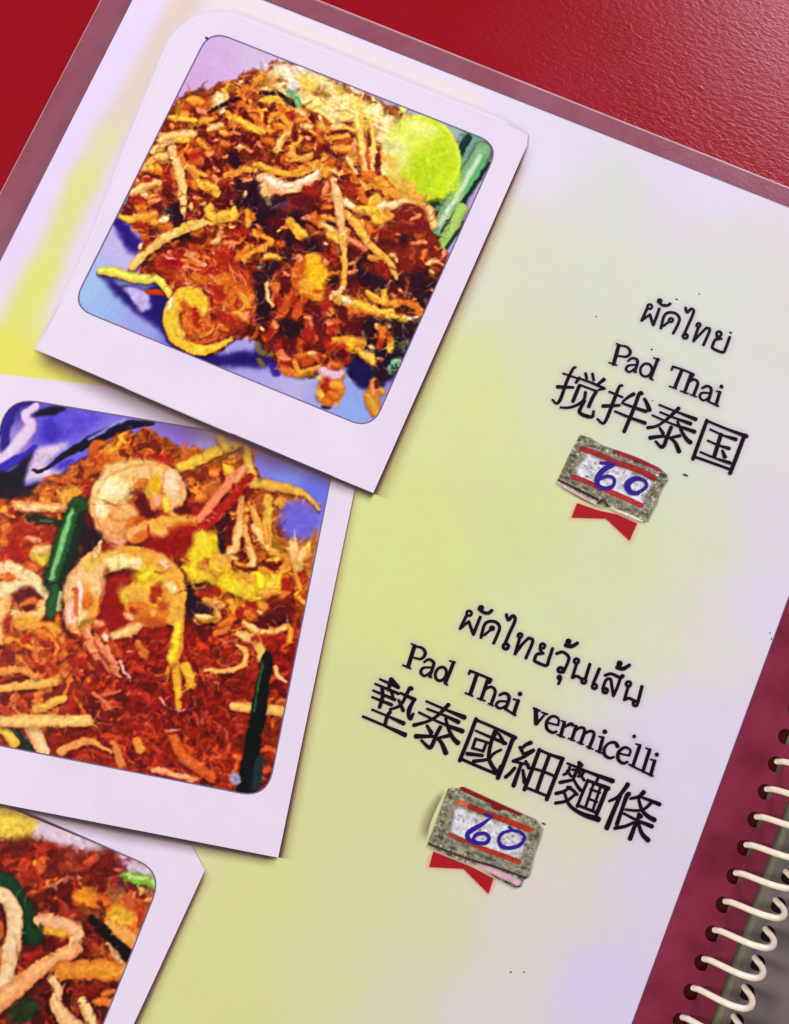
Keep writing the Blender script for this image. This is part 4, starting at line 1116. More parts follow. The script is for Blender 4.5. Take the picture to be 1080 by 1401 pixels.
dabs(A, D8, 350, 330, "14 k 300,180 380,220;24 d 600,60 500,50;20 k 660,60 700,60;10 a 140,60 40,120;8 b 240,50 320,60;9 y 120,180 200,180 260,200;6 L 30,310 110,310;24 k 200,280 60,420;20 k 60,560 100,800;10 p 490,180 510,230;14 o 440,340 480,420;10 b 560,250 530,400;18 a 560,480 560,560;26 Y 660,260 680,460;22 Y 750,400 740,520;14 a 640,600 720,640;8 b 680,580 740,570;8 p 790,230 800,270;16 r 830,130 860,200;22 k 880,460 860,540;8 r 830,540 830,680;12 y 880,600 960,640;12 w 1000,660 1070,700;18 d 330,460 340,560;6 p 330,360 370,400;8 o 220,480 240,560;6 c 130,480 140,640 200,740;14 r 260,640 270,720;16 b 440,560 400,680 300,800;14 b 540,660 480,780;10 r 450,640 430,740;10 c 880,600 860,640;20 d 700,780 600,760;16 r 780,700 800,780;6 p 820,830 850,850;18 d 950,780 1000,860;22 k 300,940 460,980;7 o 230,920 240,970;10 r 180,1000 150,1060;6 p 560,870 640,880 640,950;18 d 700,900 760,960;8 p 840,940 860,950;10 r 860,1000 980,960;12 r 560,1020 640,1040;6 c 70,990 80,1000")
dabs(A, D8, 400, 220, "6 a 0,130 150,90 300,40;14 a 340,100 380,160;8 c 450,110 530,150;8 d 540,90 560,60;6 c 560,120 570,150;6 c 680,70 730,150;8 o 620,100 660,130;10 d 560,220 640,260;14 r 620,280 700,380;10 b 690,220 740,250;14 o 820,160 900,200;12 o 780,340 820,460;14 a 960,220 1060,280;8 d 960,60 980,150;10 w 1050,80 1060,150;10 d 860,380 1000,360;24 r 180,340 240,380;20 d 40,460 240,460;6 p 390,260 370,360;6 b 340,440 400,380;8 o 330,540 440,530;16 d 300,500 200,520;14 k 40,600 120,640;10 o 240,620 280,700;8 p 120,660 200,640;8 b 250,600 330,660;8 a 350,640 470,670;8 d 300,590 440,590;7 k 400,700 480,740;9 c 360,720 440,790 500,840;12 y 430,840 500,900;10 y 0,680 60,780 160,850;26 k 200,940 300,980;20 d 330,900 420,1000;8 b 450,960 480,1040;6 c 370,950 390,960;8 d 620,700 680,760 740,860 820,960;10 w 580,460 700,520;14 y 780,560 1000,560;12 w 1000,520 1060,500;16 y 920,440 960,420;12 y 930,640 960,700;10 d 800,650 860,660;9 o 860,730 900,800;10 r 940,840 1040,780;12 d 960,920 1060,940;20 d 680,1000 760,1040;8 p 640,890 760,960 840,1020")
A.stroke([(467, 290), (478, 296), (492, 314), (508, 338), (526, 352), (536, 366), (543, 382)], [9, 13, 14, 12, 9, 7, 4], (228, 172, 66), hi=0.05, drop=0.3, soft=2)
A.stroke([(457, 247), (463, 280), (468, 318), (471, 350), (472, 385), (466, 398), (458, 403)], [10, 14, 13, 11, 9, 8, 8], (232, 184, 120), hi=0.05, drop=0.4, soft=2, dark=0.6)
A.stroke([(470, 326), (472, 352), (471, 388)], [6, 9, 8], (228, 178, 62), drop=0, soft=3)
dabs(A, D8, 350, 440, "8 p 220,20 230,60;14 r 160,120 130,170;24 k 360,60 420,100;20 d 200,260 300,240;10 g2 20,260 60,340 180,380;8 r 280,240 270,320;8 p 300,340 330,380;9 p 300,430 370,430;16 d 380,320 420,300;20 r 580,160 620,240;8 b 500,200 500,280;18 d 560,300 700,300;10 o 520,400 560,380;14 b 600,440 560,480;6 c 590,360 700,370;8 b 720,380 700,440;12 r 300,480 380,490;10 a 440,460 480,560 560,580 660,540;10 o 300,560 400,580;6 g 540,620 640,590;12 NB 200,500 240,600;10 g2 50,440 80,500;12 r 820,300 800,200;10 a 900,200 1000,250 1050,330;8 r 840,80 860,140;14 d 940,340 1000,380;10 b 870,380 900,340;12 o 870,470 900,500;16 w2 760,560 860,620 960,600;20 r 800,700 820,780;14 a 880,720 960,740;12 o 860,820 920,860;10 y 730,800 750,860;12 o 780,900 830,920;6 g 980,640 1010,630;6 k 760,980 830,980")
dabs(A, D8, 450, 450, "8 a 60,120 200,120;14 Y 220,190 260,220;8 a 300,150 390,170;14 y 360,280 440,320 490,380;12 r 60,200 160,200;16 d 80,300 180,290;10 r 180,380 250,360;9 o 40,400 70,420;22 NK 300,420 400,480;20 NK 340,560 400,620;22 k 580,440 600,540;14 k 440,80 460,140;5 K 400,60 420,120;10 o 580,90 610,90;12 r 570,170 600,200;8 b 690,60 700,180;9 y 700,200 710,270;20 k 800,60 900,40;16 k 760,280 780,330;5 K 820,160 900,130;5 K 830,200 880,180;10 G2 690,460 740,390 800,380;8 Gd 730,440 740,530;6 p 560,340 600,350;6 c 480,200 500,220;14 g3 450,760 500,880 530,960;8 p 500,640 510,740;8 d 540,600 550,660;12 g3 600,700 620,720")
dabs(A, D8, 220, 330, "18 R2 60,220 240,260;3 w3 30,160 90,200 170,215;20 r 180,120 260,180;6 p 280,160 400,230 500,280;6 p 300,130 430,170;5 o 420,160 560,200 620,260;7 o 240,220 300,230 420,280;5 p 260,290 380,310 500,330;4 r 340,290 480,300;8 b 360,60 500,90;8 b 600,90 760,100;6 p 780,70 850,30;10 c 600,10 660,5;4 w3 590,120 610,150;22 r 700,160 760,200;14 o 880,200 960,120;8 a 960,90 1040,60;10 a 1000,150 940,220;14 b 180,380 250,400;16 o 380,430 500,440;16 r 520,360 640,380;14 o 600,440 760,480;6 p 560,400 640,430;5 p 280,490 340,490;20 o 700,420 780,440;20 r 640,560 700,640;4 p 420,520 560,600 620,700;5 d 480,560 560,640 600,740;6 r 640,540 700,620;22 o 820,620 900,600;9 a 900,600 960,680 980,740;7 r 860,680 860,740;10 a 860,820 920,850;7 b 780,700 800,780;8 p 1000,820 940,900;8 b 940,520 1020,560;22 r 700,860 800,900;6 p 720,740 720,780;8 o 680,960 760,1010;10 r 560,640 600,900;16 Y2 340,590 430,660 500,740;18 Y2 260,640 340,700;14 y 480,820 500,760;18 Y2 150,700 120,840 160,960;8 w 130,660 95,760;12 b 260,700 320,780;12 o 270,860 310,960 330,1040;12 r 370,860 430,980;10 o 540,900 560,960;10 r 380,790 420,860;6 d 560,820 600,860;12 y 200,1010 240,1070")
A.brush(3200, (4, 10), (2.0, 4.0), 0.05, 3, fm[..., 0])
for (x, y, rx, ry, c, an) in [(398, 102, 20, 10, (232, 224, 196), 20), (372, 110, 9, 12, (212, 160, 70), 0), (424, 116, 16, 11, (230, 206, 84), 20), (452, 122, 12, 9, (236, 226, 170), 20), (440, 140, 20, 9, (238, 224, 130), 15), (468, 138, 18, 9, (240, 228, 160), 22),
                          (492, 146, 14, 10, (232, 208, 96), 20), (512, 156, 16, 9, (238, 228, 160), 22), (478, 158, 16, 8, (236, 214, 120), 10), (500, 170, 12, 12, (230, 190, 80), 0), (532, 168, 14, 8, (236, 226, 160), 25), (456, 158, 14, 7, (234, 216, 140), 15),
                          (418, 136, 12, 8, (236, 220, 140), 20), (402, 118, 8, 6, (222, 210, 214), 0), (528, 184, 12, 10, (226, 214, 150), 0), (464, 124, 9, 5, (220, 190, 70), 20), (412, 152, 10, 6, (232, 200, 110), 30), (552, 174, 10, 6, (214, 210, 90), 20)]:
    A.spot(x, y, rx, ry, c, an, 0.9, 0.12, 0.5, 0.85)
for (x, y, rx, ry) in [(450, 133, 5, 3), (528, 153, 3, 5), (543, 166, 5, 4), (505, 180, 4, 4), (432, 128, 4, 3), (482, 170, 4, 3), (390, 120, 4, 3)]:
    A.spot(x, y, rx, ry, (150, 96, 24), 0, 0.8, op=0.7)
for (w_, c, pts) in [(7, (234, 214, 110), [(486, 140), (488, 160), (494, 188), (496, 212)]), (6, (240, 226, 150), [(460, 148), (476, 150), (490, 156)]), (6, (238, 214, 120), [(430, 150), (444, 156), (458, 168)]), (6, (232, 196, 90), [(506, 160), (510, 186), (514, 208)]),
                     (5, (240, 230, 170), [(512, 172), (524, 176), (536, 184)]), (6, (226, 176, 70), [(470, 176), (482, 178), (494, 184)])]:
    A.stroke(pts, w_, c, drop=0.2, shade=0.4, amp=0.08, soft=2.5, hi=0.03)
A.stroke([(384, 129), (396, 138), (403, 146)], 5, (14, 34, 22), drop=0, shade=0.2, soft=2)
A.stroke([(397, 126), (406, 134), (410, 145)], [7, 9, 6], (110, 172, 122), drop=0, shade=0.3, soft=3)
A.spot(579, 217, 50, 58, (198, 222, 40), -22, 0.07, 0.04, 0.03)
A.spot(586, 228, 34, 38, (178, 208, 18), -22, 1.0, 0.05, 0.12, 0.8)
A.spot(562, 188, 30, 22, (226, 234, 100), -22, 1.0, 0.04, 0.1, 0.85)
A.spot(545, 208, 15, 26, (228, 228, 140), -22, 1.0, 0.05, 0.2, 0.85)
A.spot(574, 174, 26, 10, (232, 236, 140), 20, 1.0, 0.04, 0.1, 0.8)
A.spot(606, 252, 12, 18, (196, 224, 30), 20, 1.0, 0.04, 0.1, 0.8)
A.stroke([(556, 166), (580, 160), (606, 172), (624, 200), (627, 232), (612, 260)], 4, (214, 234, 90), shade=0.1, drop=0, soft=4, op=0.7)
for (x0_, y0_, x1_, y1_) in [(584, 220, 560, 176), (584, 220, 600, 176), (584, 220, 620, 206), (584, 220, 618, 244), (584, 220, 592, 268), (584, 220, 556, 236)]:
    A.stroke([(x0_, y0_), (x1_, y1_)], 2.5, (222, 236, 90), shade=0.1, drop=0, soft=4, op=0.28)
for (x, y, rx, ry, c, an) in [(532, 206, 10, 12, (232, 222, 150), 0), (540, 236, 10, 9, (226, 206, 100), 0), (556, 256, 18, 9, (222, 176, 70), 35), (570, 272, 16, 8, (218, 160, 60), 20), (534, 222, 9, 12, (228, 190, 90), 0)]:
    A.spot(x, y, rx, ry, c, an, 0.8, 0.12, 0.4)
A.strands(2600, fmA[..., 0] * (np.hypot(A.px - 580, A.py - 216) > 56))
A.warp(1.6, 9)
A.sauce(fmA[..., 0] * (np.hypot(A.px - 580, A.py - 216) > 52))
A.finish(0.85, 1.06)

# ---- second photo: noodles with two prawns
W2 = [(-34, 534), (460, 616), (365, 1092), (-40, 1010)]
B = Canvas([(-14, 535), (466, 620), (365, 1096), (-14, 1016)])
B.img = B.guide([(100, 575, 112, 94, 208), (150, 575, 128, 110, 212), (60, 600, 100, 84, 200), (20, 600, 150, 130, 205), (240, 595, 138, 110, 200), (300, 600, 170, 150, 200), (380, 625, 128, 116, 205),
                 (400, 650, 124, 140, 222), (430, 670, 104, 112, 214), (407, 711, 104, 92, 205), (430, 700, 110, 120, 215), (420, 735, 190, 175, 215), (10, 560, 60, 40, 150)], 3, 5)
B.stroke([(6, 612), (12, 580), (26, 556), (50, 549)], [12, 12, 8, 4], (44, 26, 120), shade=0.2, drop=0, soft=3)
B.stroke([(-8, 600), (4, 585), (14, 566)], [10, 10, 6], (44, 30, 140), shade=0.2, drop=0, soft=3)
B.stroke([(50, 556), (36, 568), (42, 582), (30, 602), (10, 622), (-8, 632)], [10, 14, 18, 18, 16, 14], (216, 192, 218), shade=0.3, drop=0, soft=4)
B.stroke([(-6, 646), (14, 634), (36, 624), (48, 612)], [12, 14, 12, 8], (52, 40, 170), shade=0.3, drop=0, soft=3)
B.poly([(66, 590), (62, 565), (88, 560), (150, 570), (110, 596), (84, 606), (60, 608)], (94, 76, 204), 4)
B.poly([(42, 574), (58, 560), (68, 556), (92, 559), (84, 566), (70, 570), (50, 570)], (18, 8, 40), 1.6)
B.poly([(60, 575), (74, 572), (84, 598), (66, 608), (56, 600)], (64, 46, 178), 4)
B.poly([(-10, 650), (22, 640), (42, 620), (48, 612), (38, 650), (32, 664), (60, 662), (96, 645), (110, 640), (60, 680), (-10, 690)], (14, 6, 28), 2.2)
B.poly([(36, 660), (42, 632), (52, 612), (96, 604), (94, 614), (70, 630), (62, 640), (90, 646), (70, 655)], (212, 188, 214), 3)
B.stroke([(46, 642), (54, 646), (66, 640), (96, 619), (138, 597), (178, 582), (209, 580)], [3, 5, 9, 15, 17, 14, 7], (14, 6, 34), shade=0.2, drop=0, soft=2)
B.stroke([(100, 640), (140, 616), (180, 592)], [10, 9, 5], (30, 14, 60), shade=0.2, drop=0, soft=3)
B.stroke([(84, 636), (98, 632)], 8, (70, 60, 190), shade=0.2, drop=0, soft=4)
B.stroke([(122, 602), (150, 585), (172, 574)], 4, (150, 140, 220), shade=0.2, drop=0, soft=4)
food2 = [(-20, 690), (20, 682), (60, 660), (96, 640), (130, 615), (160, 596), (200, 588), (228, 600), (245, 612), (290, 616), (330, 606), (350, 612), (352, 648), (372, 662), (420, 672), (438, 695), (428, 712),
         (440, 740), (430, 760), (412, 900), (375, 1100), (300, 1100), (-20, 1040)]
g2 = [(180, 600, 200, 120, 30), (230, 610, 190, 110, 30), (120, 640, 200, 130, 35), (60, 670, 205, 130, 50), (20, 700, 200, 100, 30), (100, 700, 190, 80, 20), (20, 760, 186, 52, 15), (60, 750, 190, 62, 15),
      (270, 640, 215, 140, 40), (300, 610, 225, 180, 50), (320, 680, 190, 90, 40), (350, 700, 200, 120, 50), (390, 680, 220, 165, 60), (260, 720, 140, 15, 5), (300, 740, 150, 30, 10), (340, 790, 220, 170, 30),
      (290, 760, 225, 175, 40), (400, 790, 215, 140, 30), (420, 760, 215, 160, 70), (380, 830, 190, 90, 30), (150, 810, 150, 8, 5), (40, 800, 225, 160, 80), (20, 830, 225, 165, 100), (60, 860, 212, 112, 30),
      (100, 880, 200, 92, 30), (30, 900, 205, 112, 40), (150, 900, 152, 20, 8), (200, 900, 146, 12, 5), (250, 880, 160, 25, 8), (310, 900, 170, 50, 20), (380, 900, 150, 30, 10), (60, 960, 200, 115, 45), (20, 925, 140, 30, 15),
      (130, 960, 160, 35, 10), (200, 960, 142, 14, 5), (260, 960, 132, 12, 8), (320, 960, 150, 30, 12), (100, 1020, 150, 30, 10), (200, 1010, 162, 40, 15), (260, 1020, 160, 45, 15), (320, 1050, 180, 60, 20),
      (380, 980, 150, 60, 20), (110, 740, 70, 10, 20), (120, 760, 60, 8, 20), (170, 960, 150, 24, 8), (230, 990, 140, 14, 6), (290, 870, 165, 45, 16), (350, 860, 180, 80, 25), (270, 825, 40, 5, 25)]
fg = B.guide(g2, 3.2, 12)
fm = blur(inside(food2, B.px + B.n1 * 7, B.py + np.roll(B.n1, 21, 0) * 7).astype(float), 1.4)[..., None]
gB = B.img * (1 - fm) + fg * fm
base = B.img * (1 - fm) + np.clip(fg * np.array([0.86, 0.66, 0.55]) * (1 + 0.38 * B.n1[..., None] + 0.25 * B.n2[..., None]), 0, 1) * fm
inner2 = [(-20, 700), (30, 690), (60, 672), (100, 648), (135, 622), (165, 606), (200, 598), (230, 612), (300, 630), (340, 640), (400, 700), (418, 770), (405, 880), (370, 1090), (-20, 1030)]
food_noodles(B, base, gB, inner2, [(300, (16, 40), (8, 15), 0.35, 0.4, 13), (300, (8, 28), (5, 9), 0.35, 0.6, 14), (240, (5, 14), (3, 6), 0.35, 0.8, 15)])
# fine glass noodles in red sauce: thin aligned glints
for k in range(620):
    x, y = rr.uniform(110, 350), rr.uniform(870, 1085)
    a = 0.9 * math.sin(x * 0.03) + 0.7 * math.cos(y * 0.025) + rr.gauss(0, 0.35)
    L = rr.uniform(6, 22)
    b_ = rr.random()
    c = (176, 44, 20) if b_ < .45 else ((206, 96, 50) if b_ < .62 else ((112, 10, 8) if b_ < .97 else (228, 150, 120)))
    B.stroke([(x, y), (x + L * .5 * math.cos(a), y + L * .5 * math.sin(a)), (x + L * math.cos(a + .35), y + L * math.sin(a + .35))], rr.uniform(1.6, 3.4), c, drop=0, shade=0.4, op=0.5, soft=2, step=5)
for k in range(240):
    x, y = rr.gauss(70, 42), rr.gauss(900, 38)
    B.spot(x, y, rr.uniform(3, 8), rr.uniform(2, 5), rr.choice([(214, 120, 34), (226, 150, 60), (190, 76, 22), (150, 36, 14), (206, 100, 40)]), rr.uniform(0, 90), 0.6, 0.2, 0.4, 0.8) if x > -15 and k < 90 else None
# left strands
for (w_, c, pts) in [
    (14, (228, 156, 92), [(20, 692), (50, 694), (88, 695)]), (9, (20, 46, 26), [(40, 706), (60, 712), (84, 715)]), (3, (120, 140, 110), [(54, 710), (68, 714)]),
    (20, (236, 186, 136), [(-10, 778), (14, 778), (38, 792)]), ([20, 20, 18, 16], (236, 192, 140), [(-10, 812), (14, 800), (38, 792), (58, 806), (62, 826)]), ([16, 16, 14], (230, 150, 66), [(62, 826), (50, 842), (24, 842), (30, 858)]), (18, (232, 170, 90), [(8, 822), (2, 845), (4, 872)]),
    ([12, 13, 12], (230, 172, 80), [(-8, 944), (30, 938), (76, 933)]), ([10, 13, 10], (226, 168, 66), [(48, 971), (66, 964), (88, 955)]), (10, (220, 140, 60), [(-5, 920), (30, 916), (50, 925)]),
    ([20, 20, 16], (230, 190, 132), [(40, 990), (50, 1008), (60, 1030)]), ([14, 13], (22, 42, 26), [(10, 998), (24, 1008), (40, 1026)]), ([10, 12, 14], (222, 176, 60), [(-8, 996), (6, 1000), (20, 1016)]),
    ([14, 17, 17, 15], (232, 184, 102), [(0, 986), (40, 987), (80, 986), (120, 986)]), ([12, 13, 8, 4], (228, 146, 76), [(84, 1028), (104, 1018), (124, 1014), (154, 1030)]),
    (10, (214, 120, 50), [(156, 1018), (164, 1036), (168, 1048)]), (12, (220, 140, 50), [(188, 1014), (194, 1026)]), ([6, 7], (206, 100, 60), [(128, 948), (142, 958), (152, 968)]), (5, (200, 90, 50), [(144, 950), (164, 945)]),
    (14, (202, 84, 24), [(238, 1010), (252, 1035), (290, 1062)]), (8, (228, 150, 100), [(210, 1052), (240, 1060), (262, 1066)]), (9, (210, 120, 50), [(190, 880), (196, 896)]),
    (9, (226, 160, 90), [(154, 870), (168, 862), (190, 852)]), (12, (214, 150, 50), [(180, 860), (186, 862)]),
]:
    B.stroke(pts, w_, c, hi=0.05)
B.spot(100, 674, 14, 10, (230, 160, 44), -20, 0.6)
B.spot(58, 762, 15, 10, (230, 188, 84), 20, 0.6)
# dark gaps
for (x, y, rx, ry) in [(122, 735, 12, 26), (150, 745, 12, 8), (300, 735, 10, 26), (308, 700, 8, 30), (270, 826, 16, 12), (285, 838, 14, 5), (40, 828, 10, 8), (380, 848, 22, 8), (325, 815, 8, 6)]:
    B.spot(x, y, rx, ry, (40, 6, 26), 0, 0.5, 0.4, 0.3, 0.95)
for (x, y, rx, ry, c) in [(235, 715, 60, 28, (150, 22, 6)), (152, 815, 24, 38, (144, 8, 5)), (225, 640, 20, 14, (178, 80, 24)), (295, 670, 18, 12, (196, 100, 40)), (232, 688, 14, 18, (130, 30, 16)), (275, 698, 22, 14, (140, 36, 18))]:
    B.spot(x, y, rx, ry, c, 0, 0.6, 0.3, 0.35, 0.9)
# right sprouts
B.spot(409, 712, 25, 26, (110, 98, 206), 0, 0.7, 0.05, 0.05)
for (w_, c, pts) in [
    ([14, 16, 16, 12], (226, 182, 56), [(246, 640), (275, 628), (300, 616), (332, 606)]), (13, (226, 190, 60), [(302, 600), (310, 612)]), ([10, 12, 14], (224, 178, 70), [(338, 612), (340, 630), (346, 652)]),
    ([12, 16, 14, 8, 4], (218, 166, 64), [(340, 660), (370, 664), (400, 670), (422, 680), (436, 698)]), ([10, 12, 12, 10], (224, 156, 76), [(330, 680), (328, 715), (320, 742), (314, 762)]), ([8, 11, 12, 10], (220, 156, 70), [(345, 694), (354, 716), (364, 738), (370, 756)]),
    ([12, 12, 10], (216, 170, 60), [(368, 682), (366, 712), (368, 745)]), ([9, 11, 12, 10], (222, 160, 76), [(334, 722), (338, 742), (344, 762), (342, 774)]), (7, (224, 166, 64), [(368, 752), (388, 758), (396, 772), (380, 790)]),
    ([10, 14, 16], (216, 168, 84), [(402, 740), (404, 756), (408, 776)]), (8, (206, 140, 50), [(378, 690), (384, 682), (386, 694)]), ([12, 10], (222, 170, 80), [(310, 760), (322, 764)]),
]:
    B.stroke(pts, w_, c, hi=0.04)
for (x, y, rx, ry) in [(272, 740, 12, 14), (282, 762, 20, 20), (264, 780, 14, 16), (300, 788, 22, 14), (322, 800, 22, 12), (352, 794, 20, 12), (380, 800, 18, 12), (290, 740, 12, 14), (340, 812, 22, 10), (360, 784, 10, 12)]:
    B.spot(x, y, rx, ry, (224, 180, 34), 20, 0.6, 0.14, 0.4)
for (x, y, rx, ry, c) in [(282, 768, 6, 6, (200, 110, 20)), (298, 786, 7, 4, (208, 150, 20)), (330, 792, 6, 5, (190, 100, 20)), (356, 790, 7, 7, (236, 216, 30)), (272, 790, 8, 7, (238, 214, 20)), (395, 800, 9, 12, (160, 50, 20)), (372, 775, 10, 6, (160, 50, 20)), (315, 826, 22, 8, (206, 130, 30)), (276, 812, 12, 4, (190, 80, 20))]:
    B.spot(x, y, rx, ry, c, 0, 0.6, 0.3, 0.4)
for (w_, c, pts) in [
    ([8, 9, 8], (224, 162, 66), [(268, 826), (290, 832), (298, 846), (268, 848)]), ([9, 10, 9], (222, 152, 52), [(333, 850), (352, 864), (374, 866), (394, 856)]), ([8, 11, 10], (226, 172, 84), [(326, 866), (346, 872), (356, 888), (357, 902)]),
    ([5, 8, 7, 5], (230, 168, 86), [(324, 882), (336, 890), (334, 908), (308, 918), (282, 917)]), (6, (228, 170, 110), [(376, 912), (380, 924), (390, 932)]), (9, (206, 110, 40), [(318, 840), (312, 860), (296, 866)]),
    ([13, 15, 14, 10, 8], (222, 158, 38), [(246, 852), (244, 880), (240, 905), (243, 935), (245, 966)]), ([10, 7], (216, 140, 40), [(238, 906), (228, 922)]), ([14, 12], (224, 166, 40), [(254, 912), (262, 936)]),
    ([12, 15, 14], (228, 182, 92), [(320, 966), (350, 969), (384, 972)]), (3, (224, 150, 130), [(218, 955), (232, 968), (258, 972), (268, 966)]), (3, (220, 150, 130), [(228, 1000), (246, 998)]),
    ([4, 3], (230, 170, 160), [(163, 905), (172, 920), (178, 928)]),
]:
    B.stroke(pts, w_, c, hi=0.05)
B.stroke([(366, 900), (358, 950), (350, 992), (336, 1086)], [14, 20, 22, 24], (10, 16, 16), dark=0.4, shade=0.5, drop=0.3)
B.stroke([(360, 905), (348, 972)], 3, (40, 90, 50), drop=0, shade=0.2)
B.stroke([(356, 1040), (350, 1078)], 12, (34, 44, 50), drop=0, shade=0.3, soft=4)
B.spot(322, 1066, 7, 9, (170, 160, 190), 20, 0.5)
B.stroke([(228, 960), (246, 978), (266, 968)], 7, (90, 8, 14), drop=0, shade=0.2, op=0.8)
# green onion
B.stroke([(106, 690), (96, 720), (86, 752), (72, 798)], [22, 26, 28, 26], (44, 108, 46), dark=0.3, shade=0.9, drop=0.7, amp=0.12)
B.stroke([(98, 694), (88, 730), (76, 770), (66, 796)], [5, 7, 7, 5], (120, 178, 110), shade=0.2, drop=0, soft=3)
B.stroke([(114, 700), (104, 738), (92, 775), (84, 796)], [7, 9, 9, 6], (12, 40, 18), shade=0.2, drop=0, soft=3)
B.spot(106, 690, 11, 7, (26, 66, 30), -20, 0.5)
B.stroke([(78, 804), (72, 822), (69, 840)], [14, 14, 12], (46, 104, 54), dark=0.35, drop=0.5)
B.stroke([(84, 812), (80, 834)], 4, (170, 190, 140), drop=0, shade=0.2)
# prawns
SK = (236, 184, 112)
B.stroke([(152, 742), (143, 715), (140, 694), (150, 668), (176, 650), (206, 648), (230, 656), (242, 676), (238, 698)], [20, 32, 34, 40, 34, 32, 32, 30, 16], SK, dark=0.55, shade=0.7, drop=0.7, amp=0.12, soft=2)
for (x, y, rx, ry, an, c) in [(156, 676, 20, 20, 0, (246, 220, 148)), (140, 700, 12, 14, 0, (244, 206, 150)), (190, 656, 18, 10, 0, (242, 206, 110)), (206, 668, 12, 16, 20, (226, 188, 50)), (236, 668, 12, 20, 0, (240, 196, 140)),
                              (164, 706, 18, 18, 30, (232, 158, 84)), (168, 726, 16, 14, 30, (226, 142, 70)), (176, 738, 12, 8, 0, (222, 130, 60)), (158, 742, 14, 8, 0, (230, 156, 110)), (214, 688, 8, 16, 10, (240, 180, 90))]:
    B.spot(x, y, rx, ry, c, an, 0.7, 0.08, 0.2, 0.85)
B.spot(196, 690, 9, 16, (136, 26, 12), -15, 0.4, 0.2, 0.2)
B.spot(204, 706, 12, 6, (120, 20, 10), 10, 0.5, 0.2, 0.2)
for pts in ([(140, 684), (156, 692), (178, 690)], [(150, 716), (164, 724)], [(172, 716), (186, 728)], [(172, 650), (182, 670)], [(226, 654), (222, 672)]):
    B.stroke(pts, 2.4, (196, 112, 40), shade=0.1, drop=0, soft=2, op=0.8)
B.stroke([(184, 733), (204, 722), (230, 718), (254, 714), (272, 713)], [22, 26, 24, 18, 12], (234, 152, 60), dark=0.55, drop=0.6, soft=2, hi=0.05)
B.spot(212, 724, 9, 12, (240, 176, 90), 0, 0.6, op=0.8)
B.stroke([(203, 718), (203, 736)], 3, (180, 70, 20), drop=0, shade=0.1)
B.stroke([(272, 712), (292, 688), (310, 664), (322, 646)], [10, 14, 13, 8], (230, 128, 84), dark=0.5, drop=0.5, hi=0.05)
B.stroke([(262, 728), (290, 712), (318, 682), (344, 650)], [8, 16, 14, 7], (172, 30, 20), dark=0.5, drop=0.5)
B.stroke([(322, 658), (332, 644), (336, 640)], [10, 14, 10], (228, 150, 100), drop=0.3)
B.stroke([(334, 664), (342, 650)], 6, (150, 20, 20), drop=0.2)
B.stroke([(138, 776), (158, 764), (182, 762), (210, 770), (232, 790), (241, 818), (237, 846)], [26, 28, 30, 32, 34, 30, 20], (236, 178, 62), dark=0.55, shade=0.7, drop=0.7, amp=0.14, soft=2)
for (x, y, rx, ry, an, c) in [(158, 768, 16, 10, 0, (244, 216, 120)), (184, 768, 14, 12, 0, (244, 210, 120)), (212, 776, 14, 8, 20, (238, 206, 40)), (232, 800, 9, 14, -20, (242, 206, 110)), (200, 790, 16, 8, 20, (234, 196, 40)), (176, 760, 6, 10, 0, (226, 190, 50))]:
    B.spot(x, y, rx, ry, c, an, 0.8, 0.08, 0.2, 0.8)
B.stroke([(136, 742), (132, 758), (126, 776)], [4, 9, 16], (232, 180, 100), drop=0.3)
B.stroke([(128, 772), (116, 798), (112, 828), (108, 850)], [34, 46, 46, 34], (236, 170, 96), dark=0.6, shade=0.6, drop=0.7, amp=0.10, soft=2)
for (x0_, y0_, x1_, y1_, c, w_) in [(112, 780, 100, 850, (240, 196, 190), 10), (124, 790, 118, 850, (244, 210, 170), 5), (116, 800, 112, 845, (220, 140, 50), 4), (134, 785, 130, 840, (232, 160, 70), 9), (104, 800, 96, 845, (238, 190, 200), 6), (126, 790, 124, 840, (214, 130, 50), 3)]:
    B.stroke([(x0_, y0_), (x1_, y1_)], w_, c, drop=0, shade=0.3, soft=3)
for (x, y, rx, ry, c) in [(186, 812, 22, 18, (230, 176, 50)), (212, 826, 26, 22, (214, 142, 44)), (196, 838, 20, 14, (206, 126, 40)), (180, 822, 12, 12, (236, 190, 56)), (214, 806, 10, 10, (184, 84, 30)), (228, 838, 12, 14, (206, 120, 40)), (200, 800, 14, 9, (236, 190, 40)), (205, 850, 18, 8, (196, 96, 30)), (190, 836, 5, 6, (160, 60, 20))]:
    B.spot(x, y, rx, ry, c, 0, 0.5, 0.22, 0.4)
for (w_, c, pts) in [([8, 11, 7], (214, 120, 60), [(112, 856), (122, 874), (130, 896)]), ([8, 9, 6], (232, 160, 110), [(120, 862), (126, 880), (132, 900)]), ([10, 12, 9], (196, 84, 36), [(132, 852), (146, 868), (156, 884)]), ([6, 8, 8], (222, 130, 70), [(130, 874), (142, 896), (160, 916)]),
                     ([8, 8, 6], (206, 110, 70), [(140, 900), (152, 916), (166, 926)]), ([6, 5], (236, 180, 120), [(138, 880), (156, 904)]), ([5, 5], (150, 50, 20), [(134, 884), (150, 908)]), (8, (232, 150, 110), [(142, 868), (146, 874)])]:
    B.stroke(pts, w_, c, drop=0.4, hi=0.05)
